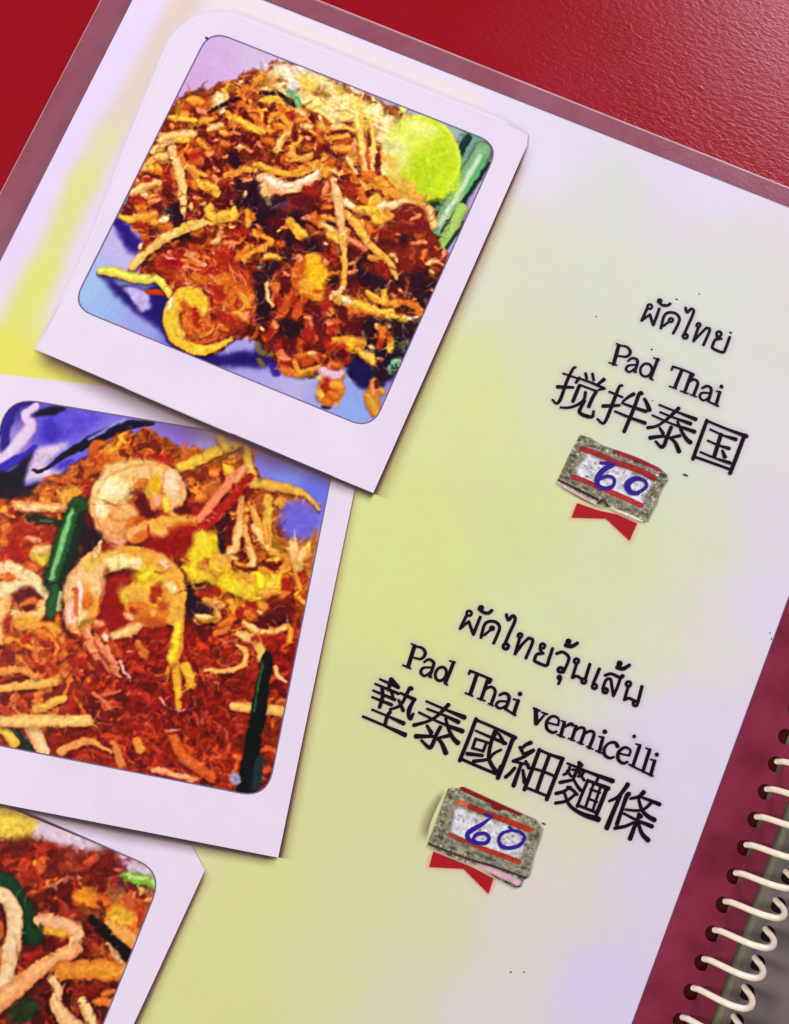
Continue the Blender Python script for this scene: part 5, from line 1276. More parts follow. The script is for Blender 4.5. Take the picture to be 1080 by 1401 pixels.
dabs(B, 7.2, 110, 620, "30 b 160,60 260,120;16 r 60,300 80,380;20 r 560,60 860,60;12 o 300,60 420,60;22 c 300,170 480,140 640,130 780,170;44 W 300,340 380,340;30 W 230,380 330,420;20 c 460,200 560,200;16 Yl 740,260 760,340;26 W2 900,240 940,380;14 y 820,440 860,560;12 p2 760,440 760,500;22 c2 560,160 640,200;12 o 560,320 640,280;24 c2 160,520 220,600;16 W 180,540 230,600;30 c3 400,560 480,600;24 c3 280,700 300,740;20 p2 330,840 380,880;18 c3 420,680 360,800;10 o 480,700 560,650;18 c3 560,760 500,800;18 d 610,440 630,540 680,600;10 d 700,600 760,570;14 d 960,570 1060,560;8 b 620,640 540,680;3 g 270,480 340,520;3 b 480,490 520,480;16 y2 760,680 900,660 1060,660;18 y2 760,760 800,780;5 r 670,740 680,820;26 r 900,800 1060,760;30 d2 700,900 960,900;24 d2 900,980 1060,860;16 o 560,840 620,800;16 k 60,760 180,820;20 k 60,880 220,900;14 d 80,640 110,720;7 c2 210,880 160,980;10 r 240,920 320,950")
dabs(B, 6.353, 80, 740, "26 y2 420,150 640,120 860,180 1000,320 1040,480 1030,640;24 W 460,180 560,170;16 W 660,190 700,200;22 Y3 760,260 860,300;14 Yp 720,320 780,300;14 W2 900,180 950,220;12 W 970,390 1000,420;4 b 840,270 920,280;30 d2 440,420 460,560;30 d2 420,620 520,700;10 r 480,340 600,350;24 Y3 600,490 760,420;26 y2 640,460 760,500;16 o 640,560 760,580;12 r 820,420 880,440;12 r 830,520 820,480;16 b 900,560 960,620;20 o 740,640 900,660;10 r 960,580 980,600;14 b 760,700 900,720;10 r 640,590 660,600;10 p2 600,640 640,680;12 a 820,600 820,640;22 y2 1000,600 1030,680;40 c2 260,240 300,320;24 c2 120,340 100,480;12 W4 80,560 90,720;26 y4 300,420 280,600;10 W4 190,360 180,640;10 b 150,420 150,480;7 o 160,500 150,640;14 o 270,480 250,560;24 c2 320,330 340,420;14 c2 230,640 200,700;8 g 180,730 330,680;20 Y4 300,160 260,220;12 c2 360,60 310,140;10 p 230,800 270,900 320,1000;7 r 150,820 240,860;10 b 300,740 360,720;12 p 340,710 380,740;8 r 350,790 400,760;9 W4 400,820 430,860;12 b 330,880 400,960;8 p 340,870 440,1000 500,1060;8 p 420,920 480,1040;6 r 450,860 520,980;10 b 470,900 530,1000;14 c 490,820 580,800 700,740;8 o 700,900 760,960;10 o 730,1000 760,1020;3 p 600,960 660,960;14 Yp 1040,720 1020,860 980,1040", 0.9)
for (pts, w_, c, o_) in [([(133, 676), (140, 662), (156, 648), (178, 640), (205, 636), (228, 640)], 3, (222, 130, 50), .6), ([(141, 684), (152, 690), (164, 692), (180, 690)], 2.2, (190, 100, 40), .8),
        ([(182, 646), (184, 660), (190, 670)], 3, (206, 130, 40), .5), ([(206, 640), (207, 654)], 3, (214, 150, 50), .5), ([(225, 642), (222, 660), (222, 680)], 3, (216, 150, 60), .6), ([(241, 650), (249, 668), (246, 690)], 3, (222, 130, 70), .6),
        ([(128, 690), (134, 712), (144, 732), (150, 744)], 3, (210, 110, 50), .7), ([(150, 706), (160, 712), (172, 712), (182, 706)], 3, (204, 110, 44), .6), ([(152, 730), (164, 728), (174, 722)], 3, (206, 110, 50), .6),
        ([(146, 764), (166, 756), (190, 754), (212, 760), (232, 776), (244, 800), (247, 826)], 3, (222, 130, 44), .6), ([(163, 762), (164, 776)], 3, (212, 160, 40), .6), ([(184, 757), (186, 772)], 3, (206, 150, 30), .6), ([(206, 762), (202, 778)], 3, (214, 150, 34), .6),
        ([(224, 782), (214, 792)], 3, (206, 130, 34), .6), ([(236, 800), (224, 806)], 3, (206, 120, 34), .6), ([(98, 792), (92, 820), (90, 850)], 3, (214, 120, 80), .5), ([(138, 790), (140, 815), (134, 842)], 3, (200, 100, 40), .6)]:
    B.stroke(pts, w_, c, drop=0, shade=0.1, amp=0.1, soft=3, op=o_)
for (x, y, rx, ry, c) in [(152, 668, 13, 9, (248, 236, 190)), (139, 699, 7, 10, (248, 228, 186)), (236, 660, 8, 14, (244, 216, 180)), (172, 698, 10, 8, (238, 178, 110)), (154, 766, 9, 5, (248, 228, 140)), (184, 767, 8, 5, (248, 230, 160)), (234, 802, 5, 5, (248, 226, 150)), (222, 728, 8, 6, (244, 190, 90))]:
    B.spot(x, y, rx, ry, c, 0, 1.0, 0.03, 0.1, 0.8)
dabs(B, 6.353, 260, 710, "26 Y3 100,160 120,240;30 Yp 60,320 160,260;24 Y3 200,420 140,480;16 Yp 20,440 40,500;10 b 130,350 150,400;10 g3 90,400 240,490;20 y2 250,340 320,400;24 Yp 320,560 420,600;20 Y3 480,560 600,620;16 Yq 600,480 620,580;20 Y3 700,580 760,540;18 a 440,500 540,520;12 a 600,640 760,640;10 k 260,140 290,280;14 d 330,60 350,200;12 c 440,40 400,240 340,300;12 c 520,260 550,340 540,400;8 d 460,180 460,300 500,360;12 c 560,60 620,160 680,260;10 a 660,60 670,200;6 d 380,380 460,440 600,430;10 d 640,380 720,420 790,390;7 a 700,300 820,320 850,380 770,460;7 a 600,430 700,460;12 g 800,280 760,220;14 c 900,200 900,340;12 c 1000,260 960,360;8 g 740,60 740,220;14 r 820,540 860,620;8 o 800,680 860,640;8 a 920,480 960,620;10 r 960,480 1000,540;18 r 120,640 240,650;8 b 300,680 320,760;10 a 130,700 280,740;6 c 200,720 300,760;16 k 20,740 180,800;14 k 20,640 30,840;7 c 60,850 200,860;5 g 120,900 240,860;14 d 80,920 120,1000;10 a 360,720 380,820;12 o 400,860 260,920;10 r 500,720 560,780;10 a 600,740 660,760;6 c 600,800 640,840;10 r 440,780 420,860;8 d 400,900 440,880;24 d 660,880 800,800 860,800;14 d 560,880 660,920;9 c 480,900 600,980 740,980 830,950;12 c 440,1010 560,1060;14 r 560,1040 800,1040;10 a 880,960 870,1060;14 o 500,820 560,860", 0.92)
dabs(B, 6.367, 0, 660, "20 k 60,100 240,90;10 c 160,210 380,220 520,230;8 W2 200,220 340,230;12 a 60,230 20,250;10 r 100,230 110,260;20 a 560,130 640,100;12 o 440,110 380,100;9 G 260,320 380,320 500,350;4 K 360,330 460,340;24 r 120,400 260,400;30 r2 120,560 140,640;16 o 40,420 60,380;16 o 30,520 50,520;10 p 240,480 340,510;16 r 420,440 440,500;26 Yl2 340,620 400,640;16 c 320,600 430,580;12 o 260,720 320,760;18 W5 80,720 180,780 300,870 390,980;24 W5 10,960 120,900 230,840;10 o 20,820 110,830;14 c 20,1050 20,1200;24 d 160,1000 260,960;12 d 290,960 360,1020;14 o 200,1060 300,1040;9 d 190,1100 290,1090;16 c 370,1060 340,1150 200,1190 130,1140;22 a 200,1220 320,1240;14 r 80,1180 60,1300;16 a 440,1240 500,1300;16 o 340,1300 420,1340;14 r 240,1360 220,1380;12 a 110,1370 60,1380", 0.92)
B.stroke([(106, 692), (96, 720), (86, 752), (74, 796)], [22, 27, 28, 26], (30, 84, 36), dark=0.3, shade=0.8, drop=0.4, amp=0.12, soft=2)
B.stroke([(100, 696), (90, 726), (80, 762), (70, 792)], [6, 8, 8, 6], (120, 184, 108), shade=0.3, drop=0, soft=3)
B.stroke([(114, 700), (104, 738), (92, 775), (84, 796)], [9, 12, 12, 8], (14, 36, 18), shade=0.2, drop=0, soft=4)
B.spot(110, 692, 11, 8, (36, 70, 34), -20, 0.6)
B.stroke([(66, 797), (82, 803)], 7, (14, 34, 16), drop=0, shade=0.2, soft=2)
B.stroke([(76, 806), (72, 822), (69, 840)], [13, 14, 11], (36, 84, 40), dark=0.35, drop=0.4, soft=2)
B.stroke([(84, 812), (80, 834)], 5, (160, 180, 110), drop=0, shade=0.2, soft=3)
B.brush(2600, (5, 11), (2.2, 4.4), 0.05, 4, fm[..., 0])
B.spot(409, 711, 23, 24, (112, 100, 208), 0, 0.7, 0.03, 0.05)
prawn = (np.hypot(B.px - 190, B.py - 692) < 62) | ((np.hypot(B.px - 180, B.py - 812) < 70)) | (np.hypot(B.px - 409, B.py - 711) < 30) | ((B.px > 320) & (B.py > 900)) | ((B.px > 50) & (B.px < 125) & (B.py > 680) & (B.py < 840))
B.strands(2400, fm[..., 0] * ~prawn, 10)
B.warp(1.4, 9)
B.sauce(fm[..., 0] * (np.hypot(B.px - 409, B.py - 711) > 28), 0.07)
B.finish(0.9, 1.06)

# ---- third photo: noodles at the lower left
C3 = Canvas([(-14, 1092), (222, 1192), (200, 1300), (130, 1425), (-14, 1425)])
C3.img = C3.guide([(40, 1110, 226, 200, 90), (90, 1130, 218, 196, 206), (120, 1150, 214, 192, 208), (180, 1180, 216, 194, 208), (210, 1195, 200, 205, 150), (36, 1172, 140, 15, 5), (80, 1165, 150, 24, 10), (119, 1174, 152, 22, 8), (150, 1180, 150, 24, 10),
                   (55, 1199, 206, 104, 28), (119, 1224, 196, 96, 24), (164, 1255, 222, 165, 40), (167, 1285, 222, 140, 60), (194, 1263, 196, 76, 28), (83, 1235, 120, 15, 10), (119, 1280, 116, 18, 10), (125, 1352, 138, 24, 10),
                   (20, 1180, 150, 30, 12), (10, 1300, 190, 110, 50), (50, 1300, 150, 16, 8), (60, 1285, 140, 16, 8), (90, 1310, 110, 10, 8), (60, 1390, 120, 12, 6), (150, 1330, 205, 120, 40), (190, 1240, 190, 80, 30), (110, 1200, 160, 60, 20), (90, 1360, 80, 14, 14), (140, 1380, 120, 30, 16)], 3.4, 9)
gC = C3.img.copy()
C3.img = np.clip(C3.img * (0.82 + 0.25 * C3.n1[..., None] + 0.15 * C3.n2[..., None]), 0, 1)
food_noodles(C3, C3.img, gC, [(0, 1155), (60, 1155), (160, 1185), (215, 1215), (200, 1280), (130, 1420), (-10, 1420)], [(120, (20, 44), (12, 22), 0.35, 0.4, 23), (90, (10, 26), (6, 12), 0.35, 0.6, 24), (40, (6, 14), (4, 7), 0.4, 0.7, 25)])
C3.poly([(-14, 1090), (30, 1106), (60, 1118), (50, 1140), (20, 1146), (-14, 1148)], (228, 196, 72), 4, 0.12)
C3.poly([(50, 1112), (130, 1150), (148, 1162), (120, 1162), (60, 1150), (48, 1142)], (218, 194, 206), 3, 0.05)
C3.poly([(162, 1172), (212, 1190), (216, 1204), (176, 1196)], (216, 192, 210), 3, 0.05)
C3.spot(119, 1226, 17, 13, (216, 130, 34), 0, 0.5, 0.2, 0.4)
C3.spot(164, 1254, 20, 15, (226, 172, 48), 0, 0.5, 0.15, 0.4)
C3.stroke([(150, 1266), (172, 1280), (196, 1298)], [16, 20, 16], (226, 150, 70), hi=0.04)
C3.stroke([(172, 1200), (196, 1204), (218, 1212)], [13, 14, 12], (120, 172, 52), dark=0.4)
C3.stroke([(176, 1197), (214, 1206)], 5, (200, 220, 140), drop=0, shade=0.2, soft=3)
C3.stroke([(60, 1214), (76, 1210), (92, 1200)], 4, (210, 120, 90), drop=0.2)
C3.stroke([(96, 1200), (110, 1202)], 3, (214, 130, 90), drop=0.2)
C3.stroke([(-12, 1204), (10, 1214), (30, 1250), (46, 1280)], [24, 30, 34, 26], (14, 56, 28), dark=0.4, shade=0.7, drop=0.6)
C3.stroke([(0, 1210), (18, 1238), (32, 1262)], 4, (30, 92, 46), drop=0, shade=0.2, soft=3)
C3.stroke([(54, 1258), (82, 1262), (104, 1276), (104, 1296)], [16, 18, 20, 16], (230, 166, 120), hi=0.05)
C3.stroke([(62, 1272), (86, 1276)], 10, (226, 160, 50), drop=0, shade=0.4, soft=4)
C3.stroke([(-10, 1222), (8, 1228), (18, 1244), (21, 1270), (14, 1310), (6, 1350)], [18, 20, 21, 21, 21, 20], (228, 192, 142), hi=0.06, drop=0.7)
C3.stroke([(104, 1298), (84, 1308), (56, 1324), (24, 1352), (-10, 1378)], [18, 20, 22, 24, 24], (230, 158, 98), hi=0.06, drop=0.7)
C3.stroke([(86, 1328), (130, 1326), (174, 1330)], [22, 26, 24], (216, 132, 40), hi=0.06, drop=0.6)
C3.stroke([(147, 1290), (156, 1302), (166, 1316)], [6, 9, 8], (220, 176, 126), drop=0.3)
C3.stroke([(124, 1256), (142, 1272), (162, 1292), (182, 1314)], [8, 12, 13, 13], (18, 10, 12), drop=0.3, shade=0.5)
C3.spot(32, 1382, 24, 17, (30, 46, 20), -20, 0.4, 0.4, 0.3)
C3.stroke([(72, 1340), (80, 1356), (76, 1372), (88, 1392), (112, 1412)], [10, 14, 16, 20, 22], (226, 178, 120), hi=0.06, drop=0.6)
C3.stroke([(112, 1370), (120, 1384), (130, 1408)], [12, 14, 14], (226, 190, 124), hi=0.06, drop=0.6)
C3.stroke([(130, 1370), (152, 1372)], 10, (212, 120, 40), drop=0.5)
C3.brush(900, (6, 14), (3.0, 6.0), 0.06, 5)
C3.strands(700, np.clip(C3.img[..., 0] - C3.img[..., 2], 0, 1) * 2.5, 12, 0.5)
C3.warp(1.6, 12)
C3.sauce(np.clip(C3.img[..., 0] - C3.img[..., 2] - 0.1, 0, .3) / .3, 0.07)
C3.finish(1.0, 1.05)

# printed soft edges of the cards (ink, part of the page design)
BR = soft_ink('brown_edge_ink', rgb(120, 84, 74))
DK = soft_ink('plum_edge_ink', rgb(98, 58, 66))
TAN = soft_ink('tan_edge_ink', rgb(188, 152, 112))
BLK = soft_ink('dark_edge_ink', rgb(72, 50, 62))


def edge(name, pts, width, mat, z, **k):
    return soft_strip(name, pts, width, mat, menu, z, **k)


Z3, Z2, Z1 = 0.00016, 0.00030, 0.00044
R3 = ((280.5, 1188), (163, 1445))
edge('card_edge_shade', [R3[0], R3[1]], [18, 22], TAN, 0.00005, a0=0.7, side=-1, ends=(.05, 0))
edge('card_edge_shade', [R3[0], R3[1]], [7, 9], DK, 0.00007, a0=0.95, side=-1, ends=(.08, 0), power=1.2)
out3 = pagepts([(-120, 1050), (200, 1130), (262, 1156), (281, 1190), (163, 1445), (120, 1540), (-200, 1540)])
W3 = [(-120, 1042), (224, 1193), (130, 1430), (60, 1540), (-200, 1540)]
card(out3, W3, [4, 34, 4, 4, 4], Z3, 'lowest printed photo card, noodles cropped by the page edge', C3, Z3 - 0.00008)
R2, B2 = ((484, 650), (381, 1173)), ((381, 1173), (-60, 1087))
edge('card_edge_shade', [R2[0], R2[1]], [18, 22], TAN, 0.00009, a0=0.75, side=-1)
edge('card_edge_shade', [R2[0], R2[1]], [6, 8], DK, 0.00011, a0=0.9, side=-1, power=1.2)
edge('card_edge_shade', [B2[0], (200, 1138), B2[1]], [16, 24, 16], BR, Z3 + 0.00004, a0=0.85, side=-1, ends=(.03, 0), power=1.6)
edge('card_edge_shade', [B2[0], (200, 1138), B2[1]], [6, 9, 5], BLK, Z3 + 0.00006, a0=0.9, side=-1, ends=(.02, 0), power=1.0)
out2 = pagepts([(-160, 500), (0, 512), (130, 527), (300, 545), (500, 600), (381, 1173), (-160, 1068)])
card(out2, [(10, 543), (460, 618), (366, 1092), (-85, 1003)], [42, 4, 34, 4], Z2, 'middle printed photo card, noodles with two curled prawns', B, Z2 - 0.00008)
R1, B1 = ((722, 198), (511, 675)), ((511, 675), (48, 478))
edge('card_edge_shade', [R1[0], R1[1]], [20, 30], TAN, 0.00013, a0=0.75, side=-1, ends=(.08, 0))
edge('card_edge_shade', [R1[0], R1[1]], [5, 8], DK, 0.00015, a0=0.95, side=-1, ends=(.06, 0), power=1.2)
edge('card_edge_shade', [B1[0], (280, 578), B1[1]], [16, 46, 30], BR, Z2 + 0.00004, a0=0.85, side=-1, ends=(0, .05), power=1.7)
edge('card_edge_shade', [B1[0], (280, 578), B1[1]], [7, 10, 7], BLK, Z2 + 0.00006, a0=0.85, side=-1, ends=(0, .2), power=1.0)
soft1 = [(48, 478), (115, 350), (178, 190), (222, 84), (240, 48), (272, 24), (308, 20), (345, 31), (600, 132), (702, 172), (722, 186)]
out1 = pagepts([tuple(q) for q in catmull(soft1, 12)] + [(721, 200), (511, 675)])
card(out1, W1, [30, 30, 30, 30], Z1, 'topmost printed photo card, pad thai with lime wedge and bean sprouts', A, Z1 - 0.00008)
# the first card's pale upper and left border melts into the page ink
LAV = soft_ink('lavender_wash_ink', rgb(228, 217, 234))
edge('card_border_wash', [(385 + (x - 385) * 0.993, 340 + (y - 340) * 0.993) for x, y in soft1], [5, 8, 9, 11, 13, 15, 16, 16, 15, 13, 9], LAV, Z1 + 0.00002, a0=1.0, side=-1, ends=(.08, .05), power=1.3, flat=0.35)

# ------------------------------------------------------------------ price stickers
STK = print_material('worn_sticker_print', 0.5, 0.3, 0.12)
PEN = plain('blue_pen_ink', rgb(44, 20, 140), 0.45)
RED = plain('red_ribbon_ink', rgb(168, 18, 30), 0.42)
PINKR = soft_ink('pink_fringe_ink', rgb(226, 150, 130))


def k1(pts):
    return [(740 + x / 5.4, 580 + y / 5.4) for x, y in pts]


def k2(pts):
    return [(560 + x / 5.4, 1060 + y / 5.4) for x, y in pts]


def flat_poly(name, pts, z, mat, parent):
    q = P([p[0] for p in pts], [p[1] for p in pts], z)
    return mesh_obj(name, q, [tuple(range(len(q)))], mat, parent)


def sticker(K, outline, white, bars, dark, ribbon, strip, number, label, nseed, brown):
    rib = flat_poly('ribbon_print', K(ribbon), 0.00012, RED, menu)
    rib['label'] = 'red swallow-tailed ribbon printed under the ' + ('upper' if nseed == 1 else 'lower') + ' price'
    if rib.data.polygons[0].normal.z < 0:
        rib.data.flip_normals()
    rp = K(ribbon)
    S_ = Canvas(K(outline), step=0.6, margin=4)
    o = K(outline)
    a = S_.n1 * 0.5 + S_.n2 * 0.5
    col = np.array([132, 128, 108]) / 255 + a[..., None] * np.array([0.20, 0.20, 0.17])
    S_.img = np.clip(col, 0.12, 0.9)
    r = random.Random(nseed)
    oo = np.array(o)
    cen = oo.mean(0)
    for k in range(300):     # mottled worn border
        i = r.randrange(len(o))
        t = r.random()
        p = oo[i] * (1 - t) + oo[(i + 1) % len(o)] * t
        u = abs(r.gauss(0, 0.16))
        p = p * (1 - u) + cen * u
        S_.spot(p[0], p[1], r.uniform(.8, 2.4), r.uniform(.6, 1.5), r.choice([(84, 80, 60), (106, 100, 78), (64, 60, 46), (180, 172, 146), (126, 118, 92), (206, 198, 174), (160, 150, 124)]), r.uniform(0, 180), 0.9, 0.2, 0.3, 0.75)
    S_.poly(K(white), (212, 210, 216), 2.0, 0.16, 2, 0.95)
    for k in range(60):
        u, v = r.random(), r.random()
        q = np.array(K(white))
        p = (q[0] * (1 - u) + q[1] * u) * (1 - v) + (q[3] * (1 - u) + q[2] * u) * v
        S_.spot(p[0], p[1], r.uniform(.8, 2.2), r.uniform(.6, 1.4), r.choice([(140, 142, 132), (225, 222, 226), (110, 110, 100), (176, 170, 180)]), r.uniform(0, 180), 0.7, 0.2, 0.3, 0.6)
    for (w_, c, pts) in bars:
        S_.stroke(K(pts), w_, c, shade=0.1, drop=0, amp=0.35, soft=1.2)
    for (x, y, rx, ry) in dark:
        p = K([(x, y)])[0]
        S_.spot(p[0], p[1], rx * .7, ry * .6, (70, 66, 52), 20, 0.9, 0.3, 0.4, 0.7)
    for (w_, c, pts) in strip:
        S_.stroke(K(pts), w_, c, shade=0.35, drop=0.35, amp=0.12, soft=1.0)
    S_.finish(0.5, 1.05, 0.08)
    edge('sticker_shadow', K(brown[0]), brown[1], BR, 0.00016, a0=brown[2], side=brown[3], ends=(.2, .2), power=1.2)  # soft brown strip beside the sticker, its shadow laid in as colour
    st = S_.build('price_sticker', STK, 0.00042, o, menu, zfun=lambda c: 0.00010 * c.n1 + 0.00004 * c.n2)
    st['label'] = label
    # cut edge of the sticker
    w = P([p[0] for p in o], [p[1] for p in o])[:, :2]
    cw = w.mean(0)
    w = cw + (w - cw) * 0.985
    sheet('sticker_base', [tuple(q) for q in w], [], 0.00034, 0.0002, plain('sticker_edge', rgb(150, 140, 120), .6), st)
    N = Ribbons()
    for (w_, pts) in number:
        N.add(K(pts), [q * .8 for q in w_], 0.00058)
    N.build('handwritten_number', PEN, st)
    return st


RB = (150, 40, 42)
sticker(k1, [(290, 82), (360, 105), (450, 160), (560, 195), (700, 245), (860, 320), (925, 375), (932, 420), (880, 500), (850, 590), (780, 730), (720, 715), (610, 675), (500, 615), (430, 612), (300, 548), (180, 480), (118, 430), (160, 340), (210, 230)],
        [(340, 225), (820, 425), (740, 620), (250, 385)],
        [(7.5, RB, [(300, 185), (420, 225), (560, 290)]), (8.5, RB, [(560, 290), (700, 335), (830, 400)]), (7, (150, 34, 50), [(560, 205), (700, 262), (870, 335)]),
         (7, (158, 52, 44), [(240, 395), (350, 435), (440, 482)]), (7.5, (176, 50, 50), [(480, 490), (620, 550), (740, 605)])],
        [(250, 240, 6, 4), (230, 280, 5, 4), (210, 350, 6, 4), (540, 215, 4, 3), (340, 390, 4, 3), (190, 400, 5, 3), (150, 390, 4, 3), (270, 120, 4, 4), (640, 635, 6, 3), (750, 660, 5, 3), (890, 380, 6, 4), (700, 280, 9, 3), (400, 170, 6, 3), (330, 480, 6, 3), (240, 440, 5, 3)],
        [(268, 585), (430, 640), (560, 668), (712, 735), (655, 862), (482, 700), (228, 692)],
        [(6, (196, 170, 160), [(130, 440), (260, 515), (420, 595)]), (4, (214, 196, 180), [(500, 622), (640, 672), (745, 722)]), (3, (60, 50, 40), [(420, 590), (455, 565), (480, 590), (500, 615)]), (3, (50, 46, 38), [(130, 418), (300, 500), (420, 560)])],
        [([5, 9, 10, 8, 7, 6, 6, 5], [(548, 300), (470, 335), (420, 400), (425, 455), (480, 475), (535, 455), (540, 405), (490, 385), (430, 410)]), ([5, 7, 5], [(440, 288), (480, 290), (548, 300)]),
         ([6, 7, 6, 6, 7, 6], [(770, 420), (710, 398), (645, 425), (630, 470), (670, 515), (730, 500), (780, 460), (760, 415), (690, 410), (650, 450), (665, 495), (720, 515)])],
        'worn speckled price sticker with 60 in blue pen, under the four-character name', 1, ([(118, 440), (250, 530), (420, 620)], [5, 7, 5], 0.6, -1))
RB2 = (172, 56, 38)
sticker(k2, [(290, 95), (350, 100), (392, 85), (600, 180), (820, 280), (930, 330), (978, 400), (960, 480), (920, 580), (878, 758), (835, 775), (820, 830), (770, 830), (640, 760), (510, 665), (420, 650), (300, 600), (180, 545), (135, 515), (150, 470), (190, 370), (240, 230)],
        [(350, 240), (870, 430), (800, 625), (310, 430)],
        [(6.5, (132, 12, 22), [(392, 98), (600, 192), (815, 280)]), (8, (132, 12, 22), [(625, 225), (650, 240), (675, 235)]), (6, (196, 96, 60), [(360, 198), (450, 232)]), (7.5, (150, 50, 36), [(450, 232), (560, 280), (700, 330)]), (7.5, RB2, [(700, 330), (800, 368), (885, 402)]),
         (6, (160, 66, 50), [(300, 442), (400, 485), (500, 520)]), (6.5, RB2, [(520, 538), (660, 585), (808, 640)])],
        [(250, 345, 5, 5), (235, 462, 8, 4), (930, 350, 5, 3), (160, 510, 5, 4), (300, 160, 4, 5), (520, 590, 9, 3), (440, 575, 8, 3), (300, 590, 6, 4), (845, 685, 5, 3), (950, 430, 4, 5), (320, 540, 7, 3), (720, 300, 4, 3), (600, 620, 8, 3)],
        [(178, 568), (330, 630), (480, 690), (622, 768), (585, 880), (402, 696), (148, 682)],
        [(9, (206, 166, 180), [(520, 660), (660, 725), (800, 790)]), (3, (70, 64, 50), [(140, 505), (300, 570), (470, 630), (640, 680), (860, 760)])],
        [([3, 6, 8, 7, 6], [(605, 315), (545, 360), (440, 425), (435, 470), (480, 500)]), ([4, 5], [(560, 290), (605, 312)]), ([6, 6, 6, 6, 5], [(480, 500), (560, 505), (590, 470), (560, 435), (500, 440), (475, 475), (500, 505)]),
         ([4, 5.5, 6.5, 6, 5, 5], [(765, 408), (690, 430), (662, 480), (685, 530), (750, 540), (820, 515), (852, 465), (820, 425), (760, 408), (740, 385)])],
        'worn speckled price sticker with 60 in blue pen, under the six-character name', 2, ([(270, 110), (205, 240), (150, 380), (130, 500)], [8, 16, 16], 0.55, 1))

# ------------------------------------------------------------------ specks on the laminate
SP = plain('dark_speck', rgb(70, 50, 50), 0.6)
v, f = [], []
for (x, y, rx, ry) in [(926, 409.5, 1.8, 1.2), (892, 478, 1.6, 1.2), (1000, 455, 2.2, 1.8), (938, 650, 4, 1.6), (1054, 866, 1.2, 1), (283, 52, 2.5, 2), (1056, 874, 0.8, 1.6), (744, 1127, 3, 1.4), (699, 1330, 1.4, 1.2), (717, 1330, 1.4, 1.0),
                       (892, 478, 1, 1), (957, 402, 1, 1), (816, 433, 1, 1), (893, 548, 1, .8)]:
    a = np.linspace(0, 2 * math.pi, 9)[:-1]
    b_ = len(v)
    q = P(x + rx * np.cos(a), y + ry * np.sin(a) + 0.35 * rx * np.cos(a), 0.0001 if (x > 400) else Z1 + .0001)
    v += [tuple(t) for t in q]
    f.append(tuple(range(b_ + 7, b_ - 1, -1)))
o = mesh_obj('dirt_specks', v, f, SP, menu)
o['kind'] = 'stuff'

# ------------------------------------------------------------------ laminate margin
def film_material(name, fac, tint, haze, rough=0.32, patch=0.3):
    m, nt, b, out = new_mat(name)
    co = objcoord(nt)
    n = noise_node(nt, 55, 4, 0.6, co)
    n2 = noise_node(nt, 900, 2, 0.6, co)
    b.inputs['Base Color'].default_value = haze
    b.inputs['Specular IOR Level'].default_value = 0.9
    b.inputs['Roughness'].default_value = rough
    tr_ = nt.nodes.new('ShaderNodeBsdfTransparent')
    tr_.inputs[0].default_value = tint
    mx = nt.nodes.new('ShaderNodeMixShader')
    r = ramp(nt, n.outputs[0], 0.3, 0.72, (fac * (1 - patch),) * 3 + (1,), (fac * (1 + patch),) * 3 + (1,))
    nt.links.new(r.outputs[0], mx.inputs[0])
    nt.links.new(tr_.outputs[0], mx.inputs[1])
    nt.links.new(b.outputs[0], mx.inputs[2])
    nt.links.new(bump(nt, n2.outputs[0], 0.3, 0.0002).outputs[0], b.inputs['Normal'])
    nt.links.new(mx.outputs[0], out.inputs[0])
    return m


FILM = film_material('hazy_laminate', 0.26, (0.86, 0.66, 0.76, 1), rgb(190, 140, 160), rough=0.26)
PUNCH = film_material('hazy_punched_laminate', 0.5, (0.9, 0.7, 0.8, 1), rgb(158, 44, 76), patch=0.5)
HOLE_SHADE = film_material('hole_shade_film', 0.3, (0.75, 0.5, 0.5, 1), rgb(110, 6, 16))  # dark red tint stands in for the shade inside the binding holes
hA = P([946.0], [1357.0])[0][:2]
hB = P([1075.0], [1008.0])[0][:2]
HSTEP = (hB - hA) / 9.0
holes_l = [hA + HSTEP * k for k in range(-6, 16)]
rA = P([1036.0], [1318.0])[0][:2]
off_r = P([1064.0], [1240.0])[0][:2] - P([988.5], [1239.0])[0][:2]
HR = 10.2 * MM


def circle(c, r, n=22):
    return [(c[0] + r * math.cos(t), c[1] + r * math.sin(t)) for t in np.linspace(0, 2 * math.pi, n, endpoint=False)]


film_outer = pagepts(film_px)
paper_loop = pagepts(paper_px)
hl = [circle(c, HR) for c in holes_l if c[1] > film_outer[2][1] + 0.01 and c[1] < film_outer[1][1] - 0.01]
top_r, bot_r = cross(*RE, *TF), paper_px[2]
sheet('laminate_margin', pagepts([film_px[0], top_r, bot_r, film_px[3]]), [pagepts([paper_px[0], (paper_px[1][0] - 0.4, paper_px[1][1]), (bot_r[0] - 0.4, bot_r[1] - 0.5), (paper_px[3][0], paper_px[3][1] - 0.5)])], 0.00005, 0.0001, FILM, menu)
sheet('punched_margin', pagepts([top_r, film_px[1], film_px[2], bot_r]), hl, 0.00005, 0.0001, PUNCH, menu)
sheet('hole_shade_sheet', pagepts([top_r, (film_px[1][0] - 20, film_px[1][1]), (film_px[2][0] - 20, film_px[2][1]), bot_r]), [], -0.0012, 0.0001, HOLE_SHADE, menu)  # sheet added below the margin to darken the table seen through the holes
RIM_HI = film_material('rim_highlight_film', 0.55, (0.95, 0.9, 0.93, 1), rgb(240, 205, 215), 0.25)  # pale strip: the bright highlight of the film edge put into the colour
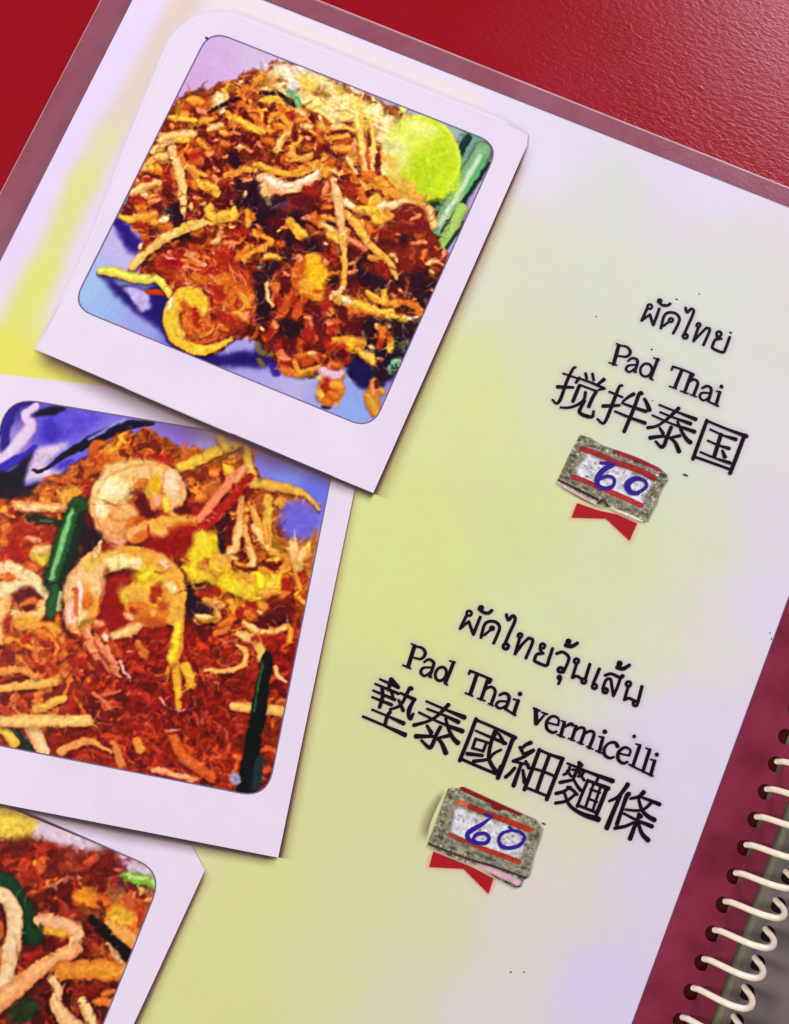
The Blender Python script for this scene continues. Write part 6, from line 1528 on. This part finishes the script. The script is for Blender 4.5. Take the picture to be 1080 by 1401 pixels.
for (a, b_, wd) in ((film_px[0], film_px[1], 4.0), (film_px[0], film_px[3], 2.0)):
    p0, p1 = (P([q[0]], [q[1]])[0] for q in (a, b_))
    d = (p1 - p0)[:2]
    d /= np.linalg.norm(d)
    nn = np.array([-d[1], d[0]]) * wd * MM * 0.5
    vv = []
    for q, s in ((p0, 0), (p1, 0)):
        for (k, z) in ((-1, -0.0002), (-0.5, 0.0002), (0.5, 0.0002), (1, -0.0002)):
            vv.append((q[0] + nn[0] * k, q[1] + nn[1] * k, z))
    mesh_obj('rim_highlight', vv, [(0, 1, 5, 4), (1, 2, 6, 5), (2, 3, 7, 6)], RIM_HI, menu, True)
# thin printed cut line of the paper against the film
for (a, b_) in ((paper_px[0], paper_px[1]), (paper_px[1], paper_px[2])):
    E_ = Ribbons()
    E_.add([a, b_], 1.3, 0.00012, True)
    E_.build('paper_cut_edge', plain('paper_edge_grey', rgb(104, 60, 96), .5), menu)

# ------------------------------------------------------------------ facing page, seen past the binding
def stone(name, c0, c1, sc=120, rough=0.5):
    m, nt, b, _ = new_mat(name)
    n = noise_node(nt, sc, 4, 0.6, objcoord(nt))
    nt.links.new(ramp(nt, n.outputs[0], 0.3, 0.7, c0, c1).outputs[0], b.inputs['Base Color'])
    b.inputs['Roughness'].default_value = rough
    return m


GREY = stone('facing_page_grey', rgb(84, 80, 56), rgb(112, 104, 84))
MID = stone('facing_page_margin', rgb(108, 106, 84), rgb(126, 120, 102), 90)
FAR = stone('facing_page_print', rgb(92, 84, 80), rgb(122, 110, 108), 70)
DARK = plain('hole_backing_dark', rgb(34, 22, 22), 0.6)
G0, G1 = (1095, 978), (905, 1452)          # edge of the grey sheet beside the holes
far = [(1500, 978), (1500, 1900)]


def shift(a, dx):
    return (a[0] + dx, a[1])


def band(x0, x1, z, mat, name, th, holes):
    a, b_ = shift((1127, 960), x0), shift((880, 1667), x0)
    c, d = shift((880, 1667), x1), shift((1127, 960), x1)
    return sheet(name, pagepts([a, b_, c, d]), holes, z, th, mat, menu)


holes_r = [c + off_r for c in holes_l]
hr = [circle(c, HR * 1.0) for c in holes_r[4:14]]
band(-30, 4, -0.0008, GREY, 'facing_page_tab', 0.0001, [])
band(1, 420, -0.0018, DARK, 'hole_backing', 0.0003, [])  # dark sheet added so the holes above it show dark
band(2, 27, -0.00045, MID, 'facing_page_margin', 0.0003, [])
band(14, 420, -0.0003, FAR, 'facing_page', 0.0001, hr)
E_ = Ribbons()
E_.add([DE[0], DE[1], (930, 1524)], 2.2, 0.0002)
E_.build('laminate_far_edge', plain('far_edge_dark', rgb(70, 66, 48), .5), menu)

# ------------------------------------------------------------------ coil
m, nt, b, _ = new_mat('ivory_plastic_wire')
n = noise_node(nt, 400, 3, 0.5, objcoord(nt))
nt.links.new(ramp(nt, n.outputs[0], 0.3, 0.7, rgb(232, 214, 190), rgb(246, 236, 218)).outputs[0], b.inputs['Base Color'])
b.inputs['Roughness'].default_value = 0.35
b.inputs['Roughness'].default_value = 0.25
WIRE = m
ctrl3 = [(990, 1234, -1.6), (996, 1235, -0.4), (1003, 1237, 1.2), (1014, 1241.5, 3.2), (1027, 1247, 5.2), (1040, 1252, 7.0), (1052, 1255.5, 8.0), (1062, 1257.5, 8.0), (1069, 1256, 7.0), (1072, 1250, 5.2), (1069.5, 1243, 3.2), (1064, 1237, 1.4), (1060, 1233, -0.4), (1058, 1231, -1.8)]
path = np.array([P([x], [y], h / 1000)[0] for x, y, h in ctrl3])
path = catmull(path * 1e4, 3.0) / 1e4
rad = 0.00077
NS = 12
tv, tf = [], []
tang = np.gradient(path, axis=0)
tang /= np.linalg.norm(tang, axis=1)[:, None]
up = np.array([0, 0, 1.0])
prev = np.cross(tang[0], [0, 1, 0])
for i, (p, t) in enumerate(zip(path, tang)):
    u = prev - t * (prev @ t)
    u /= np.linalg.norm(u)
    prev = u
    w = np.cross(t, u)
    for k in range(NS):
        a = 2 * math.pi * k / NS
        tv.append(p + rad * (math.cos(a) * u + math.sin(a) * w))
for i in range(len(path) - 1):
    for k in range(NS):
        tf.append((i * NS + k, i * NS + (k + 1) % NS, (i + 1) * NS + (k + 1) % NS, (i + 1) * NS + k))
h0 = np.array([*P([988.5], [1239.0])[0][:2], 0])
tv = [p - h0 for p in tv]
ring = mesh_obj('binding_ring', tv, tf, WIRE, menu, True)
k0 = 3
first = True
for k, c in enumerate(holes_l[3:15]):
    r_ = ring if first else ring.copy()
    if not first:
        link(r_)
        r_.parent = menu
    first = False
    # snap to the measured hole
    r_.location = (c[0], c[1], 0)
